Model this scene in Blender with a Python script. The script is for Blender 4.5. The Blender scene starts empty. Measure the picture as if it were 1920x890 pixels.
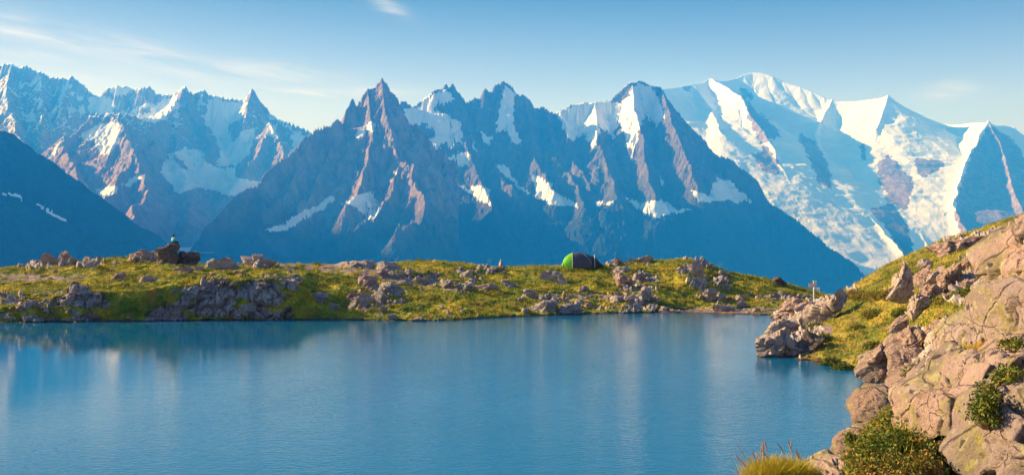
import bpy, bmesh, math, random
import numpy as np
from mathutils import Vector, Matrix
R = math.radians
C = bpy.context.scene
CH = 6.0                       # camera height above the lake (lake surface is z = 0)
F = 1920.0                     # focal length in units of the 1920-wide photograph
HY = 456.0                     # row of the horizon

# ------------------------------------------------------------------ camera
cam = bpy.data.cameras.new('camera'); co = bpy.data.objects.new('camera', cam)
C.collection.objects.link(co); C.camera = co
co.location = (0, 0, CH); co.rotation_euler = (R(90), 0, 0)
cam.lens = 36; cam.sensor_width = 36; cam.shift_y = (HY-445)/1920.0
cam.clip_start = .3; cam.clip_end = 80000

# ------------------------------------------------------------------ light
SUN = Vector((-.86, .29, .40)).normalized()        # direction towards the sun
elev = math.asin(SUN.z); azim = math.atan2(SUN.x, SUN.y)
w = bpy.data.worlds.new('World'); C.world = w; w.use_nodes = True
nt = w.node_tree; nt.nodes.clear()
N = nt.nodes.new; L = nt.links.new
out = N('ShaderNodeOutputWorld'); bg = N('ShaderNodeBackground'); bg.inputs[1].default_value = .105
sky = N('ShaderNodeTexSky'); sky.sky_type = 'NISHITA'; sky.sun_disc = False
sky.sun_elevation = elev; sky.sun_rotation = azim; sky.altitude = 300; sky.air_density = 1.0; sky.dust_density = .6; sky.ozone_density = 1.6
tint = N('ShaderNodeMix'); tint.data_type = 'RGBA'; tint.blend_type = 'MULTIPLY'; tint.inputs[0].default_value = 1

L(sky.outputs[0], tint.inputs[6])
# thin high cirrus, laid out by direction of view on the sky itself
tc = N('ShaderNodeTexCoord')
sep = N('ShaderNodeSeparateXYZ'); L(tc.outputs['Generated'], sep.inputs[0])
def M(op, a, b=None, c=None, clamp=False):
    n = N('ShaderNodeMath'); n.operation = op; n.use_clamp = clamp
    for i, v in enumerate((a, b, c)):
        if v is None: continue
        if isinstance(v, (int, float)): n.inputs[i].default_value = v
        else: L(v, n.inputs[i])
    return n.outputs[0]
tr = N('ShaderNodeValToRGB'); L(sep.outputs[2], tr.inputs[0]); el_ = tr.color_ramp.elements; el_.new(.5)
for e_, (p_, c_) in zip(el_, ((.13, (.86, .62, .86)), (.24, (.22, .18, .14)), (.46, (.38, .48, .74)))): e_.position = p_; e_.color = (*c_, 1)
L(tr.outputs[0], tint.inputs[7])
az = M('ARCTAN2', sep.outputs[0], sep.outputs[1])            # 0 straight ahead
el = M('ARCSINE', sep.outputs[2])
def blob(a0, e0, wa, we, slope=0.0, amp=1.0):
    da = M('SUBTRACT', az, a0)
    de = M('SUBTRACT', M('SUBTRACT', el, e0), M('MULTIPLY', da, slope))
    q = M('ADD', M('POWER', M('ABSOLUTE', M('DIVIDE', da, wa)), 2.0), M('POWER', M('ABSOLUTE', M('DIVIDE', de, we)), 2.0))
    return M('MULTIPLY', M('EXPONENT', M('MULTIPLY', q, -1.0)), amp)
def ang(px, py):
    return math.atan2(px-960, F), math.atan2(HY-py, math.hypot(F, px-960))
masks = []
for (px, py, wx, wy, sl, am) in [(60, 68, 140, 14, -.12, .9), (60, 40, 110, 6, -.1, .55), (300, 110, 190, 24, -.22, .8), (470, 132, 160, 18, -.06, .8), (620, 172, 150, 12, .02, .7),
                             (730, 12, 34, 13, -.35, 1.0), (1780, 168, 40, 13, .1, .62), (60, 105, 90, 10, -.1, .5), (260, 150, 300, 30, 0, .35)]:
    a0, e0 = ang(px, py)
    masks.append(blob(a0, e0, wx/F, wy/F, sl, am))
mm = masks[0]
for m_ in masks[1:]: mm = M('MAXIMUM', mm, m_)
cmb = N('ShaderNodeCombineXYZ'); L(M('MULTIPLY', az, 9.0), cmb.inputs[0]); L(M('ADD', M('MULTIPLY', el, 60.0), M('MULTIPLY', az, 9.0)), cmb.inputs[1])
no = N('ShaderNodeTexNoise'); no.inputs['Scale'].default_value = 1.3; no.inputs['Detail'].default_value = 7; no.inputs['Roughness'].default_value = .62
no.inputs['Distortion'].default_value = .6; L(cmb.outputs[0], no.inputs[0])
cl = M('MULTIPLY', mm, M('MULTIPLY_ADD', no.outputs[0], 3.0, -1.0, clamp=True), clamp=True)
cm = N('ShaderNodeMix'); cm.data_type = 'RGBA'; L(M('MULTIPLY', cl, .62), cm.inputs[0]); L(tint.outputs[2], cm.inputs[6]); cm.inputs[7].default_value = (5.6, 5.0, 5.0, 1)
L(cm.outputs[2], bg.inputs[0]); L(bg.outputs[0], out.inputs[0])

sl = bpy.data.lights.new('sun', 'SUN'); sl.energy = 5.0; sl.angle = R(.6); sl.color = (1.0, .85, .69)
so = bpy.data.objects.new('sun', sl); C.collection.objects.link(so); so.rotation_euler = SUN.to_track_quat('Z', 'Y').to_euler()
so.location = (-60, 30, 60)
vs = C.view_settings; vs.view_transform = 'Standard'; vs.look = 'None'; vs.gamma = 1; vs.use_curve_mapping = False
vs.exposure = 1.15
cy = C.cycles
cy.use_denoising = True; cy.max_bounces = 6; cy.diffuse_bounces = 2; cy.glossy_bounces = 3; cy.transmission_bounces = 3; cy.volume_bounces = 1
cy.transparent_max_bounces = 8

# ------------------------------------------------------------------ helpers
def tag(o, label=None, cat=None, group=None, kind=None):
    if label: o['label'] = label
    if cat: o['category'] = cat
    if group: o['group'] = group
    if kind: o['kind'] = kind
    return o
def empty(name, loc, label, cat, group=None, rz=0):
    o = bpy.data.objects.new(name, None); C.collection.objects.link(o); o.location = loc; o.rotation_euler = (0, 0, rz)
    o.empty_display_size = .2
    return tag(o, label, cat, group)
def mesh_np(name, V, Fc, mat, parent=None, smooth=False, attrs=None):
    """one mesh object from arrays: V (n,3), Fc (m,3|4)"""
    V = np.ascontiguousarray(V, dtype=np.float32); Fc = np.ascontiguousarray(Fc, dtype=np.int32)
    me = bpy.data.meshes.new(name); k = Fc.shape[1]
    me.vertices.add(len(V)); me.vertices.foreach_set('co', V.ravel())
    me.loops.add(Fc.size); me.loops.foreach_set('vertex_index', Fc.ravel())
    me.polygons.add(len(Fc)); me.polygons.foreach_set('loop_start', np.arange(0, Fc.size, k, dtype=np.int32))
    me.polygons.foreach_set('use_smooth', np.full(len(Fc), smooth, dtype=bool))
    me.update(calc_edges=True)
    for an, (typ, arr) in (attrs or {}).items():
        a = me.attributes.new(an, typ, 'POINT')
        if typ == 'FLOAT': a.data.foreach_set('value', np.ascontiguousarray(arr, dtype=np.float32).ravel())
        else: a.data.foreach_set('color', np.ascontiguousarray(arr, dtype=np.float32).ravel())
    me.materials.append(mat)
    o = bpy.data.objects.new(name, me); C.collection.objects.link(o)
    if parent: o.parent = parent
    return o
def grid_faces(nr, nc):
    i = np.arange(nr-1)[:, None]*nc + np.arange(nc-1)[None, :]
    return np.stack([i, i+1, i+nc+1, i+nc], -1).reshape(-1, 4)
_rs = np.random.RandomState(7)
_G = _rs.normal(size=(256, 3)).astype(np.float32); _G /= np.linalg.norm(_G, axis=1)[:, None]
_G2 = np.stack([np.cos(np.arange(256)*2.399963), np.sin(np.arange(256)*2.399963)], -1).astype(np.float32)
def _h(x, y, z, s):
    h = (x*np.int32(374761393) + y*np.int32(668265263) + z*np.int32(1274126177) + np.int32(s)*np.int32(97531)).astype(np.int32)
    h = (h ^ (h >> 13))*np.int32(1103515245); return ((h ^ (h >> 16)) & 255)
def n2(x, y, s=0):
    x = np.asarray(x, np.float32); y = np.asarray(y, np.float32)
    with np.errstate(over='ignore'):
        xi = np.floor(x); yi = np.floor(y); fx = x-xi; fy = y-yi; xi = xi.astype(np.int32); yi = yi.astype(np.int32)
        u = fx*fx*fx*(fx*(fx*6-15)+10); v = fy*fy*fy*(fy*(fy*6-15)+10)
        def g(dx, dy):
            q = _G2[_h(xi+dx, yi+dy, np.int32(3), s)]; return q[..., 0]*(fx-dx)+q[..., 1]*(fy-dy)
        a = g(0, 0); b = g(1, 0); c = g(0, 1); d = g(1, 1)
        return 1.5*((a+(b-a)*u) + ((c+(d-c)*u)-(a+(b-a)*u))*v)
def n3(P, sc, s=0):
    P = np.asarray(P, np.float32)*np.float32(sc)
    with np.errstate(over='ignore'):
        I = np.floor(P); f = P-I; I = I.astype(np.int32); u = f*f*f*(f*(f*6-15)+10)
        r = 0
        for dx in (0, 1):
            for dy in (0, 1):
                for dz in (0, 1):
                    q = _G[_h(I[:, 0]+dx, I[:, 1]+dy, I[:, 2]+dz, s)]
                    d = q[:, 0]*(f[:, 0]-dx)+q[:, 1]*(f[:, 1]-dy)+q[:, 2]*(f[:, 2]-dz)
                    wt = (u[:, 0] if dx else 1-u[:, 0])*(u[:, 1] if dy else 1-u[:, 1])*(u[:, 2] if dz else 1-u[:, 2])
                    r = r + d*wt
        return 1.5*r
def fbm2(x, y, o=4, s=0, g=.5, ridged=False):
    r = 0; a = 1.0; t = 0
    for k in range(o):
        v = n2(x*2**k, y*2**k, s+k)
        if ridged: v = 1-2*np.abs(v)
        r = r+a*v; t += a; a *= g
    return r/t
def fbm3(P, sc, o=4, s=0, g=.5, ridged=False):
    r = 0; a = 1.0; t = 0
    for k in range(o):
        v = n3(P, sc*2**k, s+k)
        if ridged: v = 1-2*np.abs(v)
        r = r+a*v; t += a; a *= g
    return r/t
def voro3(P, sc, seed=0, jit=.85):
    """nearest jittered cell: (F2-F1, random value, random tilt . offset)"""
    P = np.asarray(P, np.float32)*np.float32(sc); I = np.floor(P).astype(np.int32); n = len(P)
    f1 = np.full(n, 9, np.float32); f2 = np.full(n, 9, np.float32); best = np.zeros((n, 3), np.float32); hid = np.zeros(n, np.int32)
    with np.errstate(over='ignore'):
        for dx in (-1, 0, 1):
            for dy in (-1, 0, 1):
                for dz in (-1, 0, 1):
                    a, b_, c = I[:, 0]+dx, I[:, 1]+dy, I[:, 2]+dz; h1 = _h(a, b_, c, seed); h2 = _h(a, b_, c, seed+1); h3 = _h(a, b_, c, seed+2)
                    q = np.stack([a+.5+jit*(h1/255-.5), b_+.5+jit*(h2/255-.5), c+.5+jit*(h3/255-.5)], -1).astype(np.float32)
                    d = np.sqrt(((P-q)**2).sum(1)); m = d < f1; f2 = np.where(m, f1, np.minimum(f2, d)); f1 = np.where(m, d, f1); best[m] = q[m]; hid[m] = (h1+7*h2)[m] & 255
    g = _G[hid]; return f2-f1, hid/255., ((P-best)*g).sum(1)
def sst(a, b, x):
    t = np.clip((x-a)/(b-a), 0, 1); return t*t*(3-2*t)
def W(px, py, D): return ((px-960)/F*D, D, CH+(HY-py)/F*D)     # a point seen at (px,py) at distance D
def inpoly(px, py, poly):
    r = np.zeros(px.shape, bool); n = len(poly)
    for i in range(n):
        x1, y1 = poly[i]; x2, y2 = poly[(i+1) % n]
        if y1 == y2: continue
        c = ((y1 > py) != (y2 > py)) & (px < (x2-x1)*(py-y1)/(y2-y1)+x1)
        r ^= c
    return r

# ------------------------------------------------------------------ materials
class NB:
    """tiny node-building helper for one material"""
    def __init__(s, name):
        s.m = bpy.data.materials.new(name); s.m.use_nodes = True; s.t = s.m.node_tree
        s.b = s.t.nodes['Principled BSDF']; s.out = s.t.nodes['Material Output']; s.b.inputs['Specular IOR Level'].default_value = .2
    def n(s, typ, **kw):
        n = s.t.nodes.new(typ)
        for k, v in kw.items(): setattr(n, k, v)
        return n
    def l(s, a, b): s.t.links.new(a, b)
    def coord(s, scale=(1, 1, 1)):
        if not hasattr(s, 'tc'): s.tc = s.n('ShaderNodeTexCoord')
        mp = s.n('ShaderNodeMapping'); mp.inputs['Scale'].default_value = scale; s.l(s.tc.outputs['Object'], mp.inputs[0]); return mp.outputs[0]
    def noise(s, scale, det=6, rough=.6, vec=None, dist=0):
        n = s.n('ShaderNodeTexNoise'); n.inputs['Scale'].default_value = scale; n.inputs['Detail'].default_value = det; n.inputs['Roughness'].default_value = rough
        n.inputs['Distortion'].default_value = dist; s.l(vec if vec is not None else s.coord(), n.inputs['Vector']); return n.outputs['Fac']
    def voro(s, scale, vec=None, feature='F1', rnd=1):
        n = s.n('ShaderNodeTexVoronoi', feature=feature); n.inputs['Scale'].default_value = scale; n.inputs['Randomness'].default_value = rnd
        s.l(vec if vec is not None else s.coord(), n.inputs['Vector']); return n.outputs['Distance']
    def math(s, op, a, b=None, c=None, clamp=False):
        n = s.n('ShaderNodeMath', operation=op, use_clamp=clamp)
        for i, v in enumerate((a, b, c)):
            if v is None: continue
            if isinstance(v, (int, float)): n.inputs[i].default_value = v
            else: s.l(v, n.inputs[i])
        return n.outputs[0]
    def rng(s, v, a, b, lo=0, hi=1, smooth=True):
        n = s.n('ShaderNodeMapRange'); n.interpolation_type = 'SMOOTHSTEP' if smooth else 'LINEAR'
        s.l(v, n.inputs[0]); n.inputs[1].default_value = a; n.inputs[2].default_value = b; n.inputs[3].default_value = lo; n.inputs[4].default_value = hi; return n.outputs[0]
    def mix(s, f, a, b, mode='MIX'):
        n = s.n('ShaderNodeMix', data_type='RGBA', blend_type=mode)
        for i, v in ((0, f), (6, a), (7, b)):
            if isinstance(v, (int, float)): n.inputs[i].default_value = v
            elif isinstance(v, tuple): n.inputs[i].default_value = (*v, 1)
            else: s.l(v, n.inputs[i])
        return n.outputs[2]
    def attr(s, name, what='Fac'):
        n = s.n('ShaderNodeAttribute', attribute_name=name); return n.outputs[what]
    def nz(s):
        g = s.n('ShaderNodeNewGeometry'); x = s.n('ShaderNodeSeparateXYZ'); s.l(g.outputs['Normal'], x.inputs[0]); return x.outputs[2]
    def z(s):
        g = s.n('ShaderNodeNewGeometry'); x = s.n('ShaderNodeSeparateXYZ'); s.l(g.outputs['Position'], x.inputs[0]); return x.outputs[2]
    def bump(s, h, strength, dist):
        n = s.n('ShaderNodeBump'); n.inputs['Strength'].default_value = strength; n.inputs['Distance'].default_value = dist; s.l(h, n.inputs['Height']); s.l(n.outputs[0], s.b.inputs['Normal']); return n
    def fin(s, col, rough=.85):
        if isinstance(col, tuple): s.b.inputs['Base Color'].default_value = (*col, 1)
        else: s.l(col, s.b.inputs['Base Color'])
        if isinstance(rough, (int, float)): s.b.inputs['Roughness'].default_value = rough
        else: s.l(rough, s.b.inputs['Roughness'])
        return s.m

def mountain_mat(name, rockA, rockB, forest_and_shade, ftop):
    b = NB(name)
    streak = b.noise(1/60, 8, .65, b.coord((1, 1, .22)))
    fine = b.noise(1/14, 5, .7)
    rock = b.mix(b.rng(streak, .35, .65), rockA, rockB)
    rock = b.mix(b.math('MULTIPLY', b.rng(fine, .3, .7), .5), rock, (.06, .055, .055))
    lo = b.rng(b.math('ADD', b.z(), b.math('MULTIPLY', b.noise(1/400, 5, .6), 500)), ftop+500, ftop, 0, 1)
    rock = b.mix(lo, rock, b.mix(b.rng(b.noise(1/30, 5, .7), .35, .6), forest_and_shade, tuple(c*2.1 for c in forest_and_shade)))  # dark low tone: forest, and on some massifs also painted shade
    s = b.math('ADD', b.attr('snow'), b.math('MULTIPLY_ADD', b.noise(1/22, 6, .75, b.coord((1, 1, .5))), .9, -.45))
    sn = b.rng(s, .46, .56)
    sc = b.mix(b.rng(b.noise(1/220, 5, .6), .35, .7), (.76, .77, .80), (.86, .86, .87))
    col = b.mix(sn, rock, sc)
    hgt = b.math('ADD', b.math('MULTIPLY', b.noise(1/25, 8, .7, b.coord((1, 1, .4))), b.math('SUBTRACT', 1.0, b.math('MULTIPLY', sn, .9))), b.math('MULTIPLY', b.math('MULTIPLY', b.noise(1/90, 7, .62), .6), b.math('SUBTRACT', 1.0, b.math('MULTIPLY', sn, .7))))
    b.bump(hgt, 1.0, 22)
    return b.fin(col, .9)

# ------------------------------------------------------------------ mountains
def smax(a, b, k): return np.maximum(a, b)+np.maximum(k-np.abs(a-b), 0)**2/(4*k)
def massif(mat, u0, u1, nu, D0, D1, nD, ridges, snow=(), rock=(), snowline=900, snowbias=0., k=30, floor=-1190, warp=70, fa=55, seed=0, steep=1.3, fb=.42, label=''):
    """heightfield on a polar grid: the greatest of many ridges, each (points, steep slope, gentle slope, scale, rib height, rib width, jag)"""
    u = np.linspace(u0, u1, nu); D = np.linspace(D0, D1, nD)
    UU, DD = np.meshgrid(u, D)
    X0 = ((UU-960)/F*DD).ravel().astype(np.float32); Y0 = DD.ravel().astype(np.float32)
    wx = fbm2(X0/420, Y0/420, 3, seed+1); wy = fbm2(X0/420+31, Y0/420+7, 3, seed+2)
    # distance from the skyline ridge damps the warp there
    def segs(pts):
        P = [W(*p) for p in pts]; t = 0
        for a, b_ in zip(P[:-1], P[1:]):
            l = math.hypot(b_[0]-a[0], b_[1]-a[1]); yield a, b_, l, t; t += l
    dm = np.full(X0.shape, 1e9, np.float32)
    for a, b_, l, t in segs(ridges[0][0]):
        q = np.clip(((X0-a[0])*(b_[0]-a[0])+(Y0-a[1])*(b_[1]-a[1]))/(l*l+1e-6), 0, 1)
        dm = np.minimum(dm, np.hypot(X0-a[0]-q*(b_[0]-a[0]), Y0-a[1]-q*(b_[1]-a[1])))
    wa = warp*sst(30, 600, dm)
    X = X0+wx*wa; Y = Y0+wy*wa
    fields = []
    for ri, (pts, s1, s2, d1, A, Lr, jag) in enumerate(ridges):
        best = np.full(X.shape, -1e9, np.float32); bt = np.zeros_like(X); bd = np.zeros_like(X); bh = np.zeros_like(X)
        for a, b_, l, t in segs(pts):
            q = np.clip(((X-a[0])*(b_[0]-a[0])+(Y-a[1])*(b_[1]-a[1]))/(l*l+1e-6), 0, 1)
            d = np.hypot(X-a[0]-q*(b_[0]-a[0]), Y-a[1]-q*(b_[1]-a[1]))
            h = a[2]+q*(b_[2]-a[2])-(s2*d+(s1-s2)*d1*(1-np.exp(-d/d1)))
            m = h > best
            best = np.where(m, h, best); bt = np.where(m, t+q*l, bt); bd = np.where(m, d, bd)
        fields.append((best, bt, bd, A, Lr, jag, ri))
    mx = np.max([f[0] for f in fields], 0)
    H = None
    for best, bt, bd, A, Lr, jag, ri in fields:
        h = best.copy(); m = best > mx-3.0*A-80
        t = bt[m]; d = bd[m]; sd = seed*31+ri*17
        wob = n2(t/(Lr*2.2), d/(Lr*2.2), sd+5)*.8
        r1 = 1-2*np.abs(n2(t/Lr+wob, d/(Lr*4.5)+ri*3.1, sd)); r2 = 1-2*np.abs(n2(t/(Lr*.42)+wob, d/(Lr*1.8)+9, sd+1)); r3 = 1-2*np.abs(n2(t/(Lr*.17)+wob*2, d/(Lr*.8)+5, sd+2))
        am = sst(0, Lr*1.6, d)
        h[m] += A*(.15+.85*am)*(.62*r1+.3*r2+.14*r3-.60) + jag*(1-2*np.abs(n2(t/(Lr*.28), d/(Lr*2), sd+3))+.6*n2(t/(Lr*.1), d/(Lr), sd+4))*np.exp(-d/(Lr*1.5))
        H = h if H is None else smax(H, h, k)
    dampf = .25+.75*sst(0, 350, dm)
    lowd = .6+.4*sst(-200, 500, H)
    H = H+dampf*lowd*(fa*(fbm2(X0/330, Y0/330, 5, seed+8, .58, True)-.35)+fb*fa*(fbm2(X0/75, Y0/75, 3, seed+9, .7, True)-.35))
    H = np.maximum(H, floor)
    Z = H.reshape(nD, nu); Xg = X0.reshape(nD, nu); Yg = Y0.reshape(nD, nu)
    gu = np.gradient(Z, axis=1)/np.maximum(np.abs(np.gradient(Xg, axis=1)), 1e-3); gd = np.gradient(Z, axis=0)/np.gradient(Yg, axis=0)
    st = np.hypot(gu, gd).ravel()
    px = UU.ravel(); py = HY-(H-CH)/Y0*F
    s = snowbias+.5+np.clip((H-snowline)/900, -1.2, .5)-.42*(np.clip(st, 0, 3)-steep)
    s = s+.25*fbm2(X0/260, Y0/260, 3, seed+11)
    jx = px+13*fbm2(X0/100, H/75, 5, seed+12, .7); jy = py+10*fbm2(X0/120, H/90, 4, seed+13, .6)
    for p in snow: s = np.where(inpoly(jx, jy, p), np.maximum(s, 1.0-.15*np.clip(st-1.3, 0, 3)), s)
    for p in rock: s = np.where(inpoly(jx, jy, p), np.minimum(s, .12), s)
    o = mesh_np('mountain', np.stack([X0, Y0, H], -1), grid_faces(nD, nu)[:, ::1], mat, smooth=True, attrs={'snow': ('FLOAT', np.clip(s, -.2, 1.2))})
    tag(o, label or None, None, None, 'structure')
    return o

m_granite = mountain_mat('granite_and_snow', (.46, .32, .27), (.22, .16, .15), (.008, .016, .015), 140)
m_range = mountain_mat('shade_dulled_granite_and_snow', (.21, .165, .155), (.12, .10, .105), (.007, .015, .015), 330)  # rock dulled and dark forest tone raised, standing in for shade on this range
m_far = mountain_mat('far_granite_and_snow', (.50, .34, .29), (.30, .215, .20), (.03, .04, .035), 60)
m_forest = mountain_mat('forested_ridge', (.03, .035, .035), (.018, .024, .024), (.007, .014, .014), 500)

# near left ridge, wooded
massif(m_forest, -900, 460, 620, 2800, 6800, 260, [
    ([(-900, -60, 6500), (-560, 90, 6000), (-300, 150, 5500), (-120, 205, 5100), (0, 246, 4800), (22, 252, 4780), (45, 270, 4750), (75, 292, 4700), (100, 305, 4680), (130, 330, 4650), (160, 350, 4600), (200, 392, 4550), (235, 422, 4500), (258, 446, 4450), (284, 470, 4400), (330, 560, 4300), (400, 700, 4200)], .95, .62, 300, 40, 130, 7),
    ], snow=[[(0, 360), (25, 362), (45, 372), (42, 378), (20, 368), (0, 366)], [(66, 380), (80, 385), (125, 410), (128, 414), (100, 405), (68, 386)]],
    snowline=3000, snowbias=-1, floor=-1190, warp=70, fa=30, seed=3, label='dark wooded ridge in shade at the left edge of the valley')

# central rock peak
massif(m_granite, 340, 860, 760, 5000, 7900, 420, [
    ([(300, 600, 5600), (345, 500, 5680), (360, 470, 5750), (385, 432, 5850), (405, 412, 5950), (430, 385, 6050), (446, 368, 6100), (470, 356, 6200), (482, 352, 6230), (492, 335, 6280), (510, 312, 6350), (535, 298, 6450), (555, 282, 6500), (572, 262, 6600), (585, 255, 6650), (598, 242, 6700), (618, 240, 6750), (634, 228, 6800), (642, 236, 6850), (650, 205, 6900), (656, 196, 6920), (662, 185, 6940), (668, 200, 6950), (680, 182, 6970), (690, 170, 6985), (702, 168, 6990), (708, 160, 6995), (716, 153, 7000), (724, 160, 7010), (733, 178, 7030), (745, 197, 7060), (756, 220, 7100), (768, 240, 7150), (778, 262, 7200), (783, 282, 7250), (800, 300, 7350), (860, 345, 7600)], 2.4, 1.1, 160, 105, 75, 18),
    ([(716, 153, 7000), (722, 215, 6800), (738, 262, 6620), (752, 300, 6450), (745, 335, 6250), (725, 370, 6050), (700, 410, 5850), (660, 440, 5700)], 1.7, 1.0, 150, 150, 62, 10),
    ([(690, 172, 6990), (694, 215, 6830), (700, 262, 6640), (690, 310, 6420), (672, 352, 6220), (650, 392, 6000)], 1.7, 1.0, 130, 110, 62, 10),
    ([(752, 300, 6450), (782, 318, 6300), (778, 335, 6200), (788, 372, 5950), (792, 392, 5850), (780, 415, 5700), (740, 440, 5500)], 1.5, .9, 150, 140, 62, 10),
    ([(642, 236, 6850), (628, 270, 6700), (600, 320, 6500), (580, 372, 6250), (560, 390, 6150)], 2.0, 1.1, 130, 90, 60, 10),
    ([(585, 255, 6650), (560, 310, 6450), (540, 360, 6250), (500, 400, 6050)], 1.7, 1.0, 130, 90, 60, 10),
    ([(482, 352, 6230), (495, 385, 6100), (488, 425, 5950), (470, 445, 5800)], 1.5, .9, 130, 50, 80, 6),
    ], snow=[[(668, 241), (704, 225), (708, 235), (700, 248), (684, 256), (672, 262)], [(495, 432), (529, 415), (583, 390), (623, 367), (630, 377), (592, 401), (538, 432), (505, 436)],
             [(639, 381), (668, 366), (700, 353), (702, 370), (717, 397), (705, 408), (690, 410), (672, 396)], [(735, 320), (748, 322), (744, 328)]],
    rock=[], snowline=3200, snowbias=-.5, k=25, floor=-1190, warp=55, fa=55, seed=5, label='jagged granite peak with one sunlit face in the middle of the range')

# aiguilles range, right of the peak, ending in the long spur beside the glacier
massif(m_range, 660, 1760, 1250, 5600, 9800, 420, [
    ([(660, 215, 8650), (745, 197, 8650), (757, 190, 8663), (775, 203, 8683), (795, 188, 8705), (815, 172, 8727), (832, 166, 8745), (836, 158, 8750), (841, 170, 8755), (848, 158, 8763), (856, 172, 8772), (866, 184, 8783), (875, 196, 8793), (890, 186, 8809), (903, 190, 8823), (910, 168, 8831), (918, 175, 8840), (928, 163, 8851), (940, 155, 8864), (948, 154, 8873), (960, 166, 8886), (968, 182, 8895), (978, 180, 8906), (992, 188, 8921), (1002, 205, 8932), (1020, 203, 8952), (1032, 214, 8965), (1050, 212, 8985), (1068, 200, 9005), (1090, 195, 9029), (1115, 194, 9057), (1145, 191, 9090), (1160, 175, 9106), (1180, 156, 9128), (1200, 154, 9150), (1220, 160, 9172), (1238, 164, 9192), (1243, 172, 9150), (1258, 205, 9050), (1272, 234, 8950), (1292, 262, 8800), (1316, 285, 8650), (1340, 292, 8600), (1368, 300, 8500), (1400, 324, 8400), (1422, 342, 8300), (1422, 366, 8250), (1450, 388, 8150), (1490, 412, 8050), (1532, 446, 7950), (1600, 494, 7850), (1660, 560, 7700), (1760, 700, 7500)], 1.9, 1.15, 230, 110, 90, 14),
    ([(775, 203, 8680), (778, 262, 8450), (790, 330, 8300), (830, 400, 7700), (860, 470, 7000)], 1.2, .75, 200, 60, 110, 7),
    ([(860, 180, 8780), (864, 220, 8650), (868, 250, 8520), (880, 300, 8250), (900, 340, 8050), (930, 400, 7500)], 1.6, .8, 200, 80, 90, 9),
    ([(918, 175, 8840), (912, 240, 8700), (925, 300, 8350), (960, 360, 7900)], 1.6, .8, 160, 80, 90, 9),
    ([(985, 188, 8910), (990, 240, 8650), (1000, 300, 8250), (1040, 360, 7850)], 1.6, .8, 180, 85, 90, 9),
    ([(1025, 208, 8950), (1028, 228, 8750), (1035, 258, 8600), (1060, 320, 8200), (1100, 380, 7700)], 1.5, .8, 140, 70, 80, 8),
    ([(1050, 212, 8980), (1060, 245, 8600), (1075, 300, 8300), (1110, 360, 7900)], 1.3, .8, 140, 70, 80, 6),
    ([(1115, 194, 9050), (1120, 240, 8650), (1135, 300, 8150), (1160, 370, 7700)], 1.3, .8, 180, 85, 90, 6),
    ([(1185, 156, 9130), (1190, 200, 8750), (1195, 240, 8450), (1205, 300, 8100), (1230, 370, 7600)], 1.6, .95, 180, 85, 90, 7),
    ([(1240, 170, 9150), (1262, 230, 8450), (1275, 275, 8200), (1290, 310, 7950), (1310, 350, 7700)], 1.5, 1.15, 180, 80, 85, 8),
    ([(1292, 262, 8800), (1312, 320, 8300), (1340, 370, 7900)], 1.2, 1.1, 180, 60, 80, 6),
    ], snow=[[(755, 206), (790, 204), (817, 206), (864, 229), (869, 270), (840, 276), (807, 291), (781, 270), (766, 240)], [(833, 301), (850, 290), (864, 281), (885, 286), (879, 312), (860, 308), (843, 312)],
             [(929, 307), (947, 307), (962, 332), (998, 363), (1040, 372), (1086, 382), (1086, 389), (1029, 382), (983, 358), (936, 322)], [(996, 327), (1029, 338), (1040, 356), (1055, 369), (1086, 384), (1030, 380), (1009, 369)],
             [(856, 348), (880, 346), (905, 348), (921, 358), (915, 370), (921, 387), (900, 380), (885, 366)], [(1172, 366), (1200, 378), (1239, 379), (1240, 372), (1270, 388), (1301, 395), (1260, 397), (1239, 410), (1197, 395)],
             [(1293, 353), (1327, 364), (1347, 333), (1370, 342), (1380, 356), (1399, 364), (1409, 379), (1360, 378), (1311, 382)], [(945, 160), (967, 176), (964, 224), (978, 271), (962, 268), (947, 245), (928, 250), (938, 200)],
             [(1040, 212), (1090, 192), (1145, 190), (1160, 195), (1200, 154), (1225, 166), (1248, 215), (1230, 240), (1212, 215), (1196, 250), (1186, 300), (1176, 262), (1160, 230), (1150, 262), (1128, 240), (1110, 285), (1098, 250), (1070, 265), (1056, 240)],
             [(1118, 376), (1150, 372), (1145, 382), (1122, 386)], [(800, 180), (835, 165), (850, 185), (815, 205), (780, 203)], [(900, 245), (922, 255), (918, 275), (905, 262)], [(885, 250), (895, 290), (888, 280)], [(1235, 330), (1248, 345), (1240, 352)]],
    rock=[[(782, 236), (800, 234), (817, 250), (807, 262), (790, 252)], [(848, 190), (862, 182), (872, 200), (872, 222), (862, 232), (850, 215)], [(825, 268), (836, 266), (842, 282), (832, 288)]],
    snowline=1150, snowbias=-.30, k=18, warp=60, fa=62, seed=9, label='row of steep rock needles with snow couloirs right of the central peak')

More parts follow.
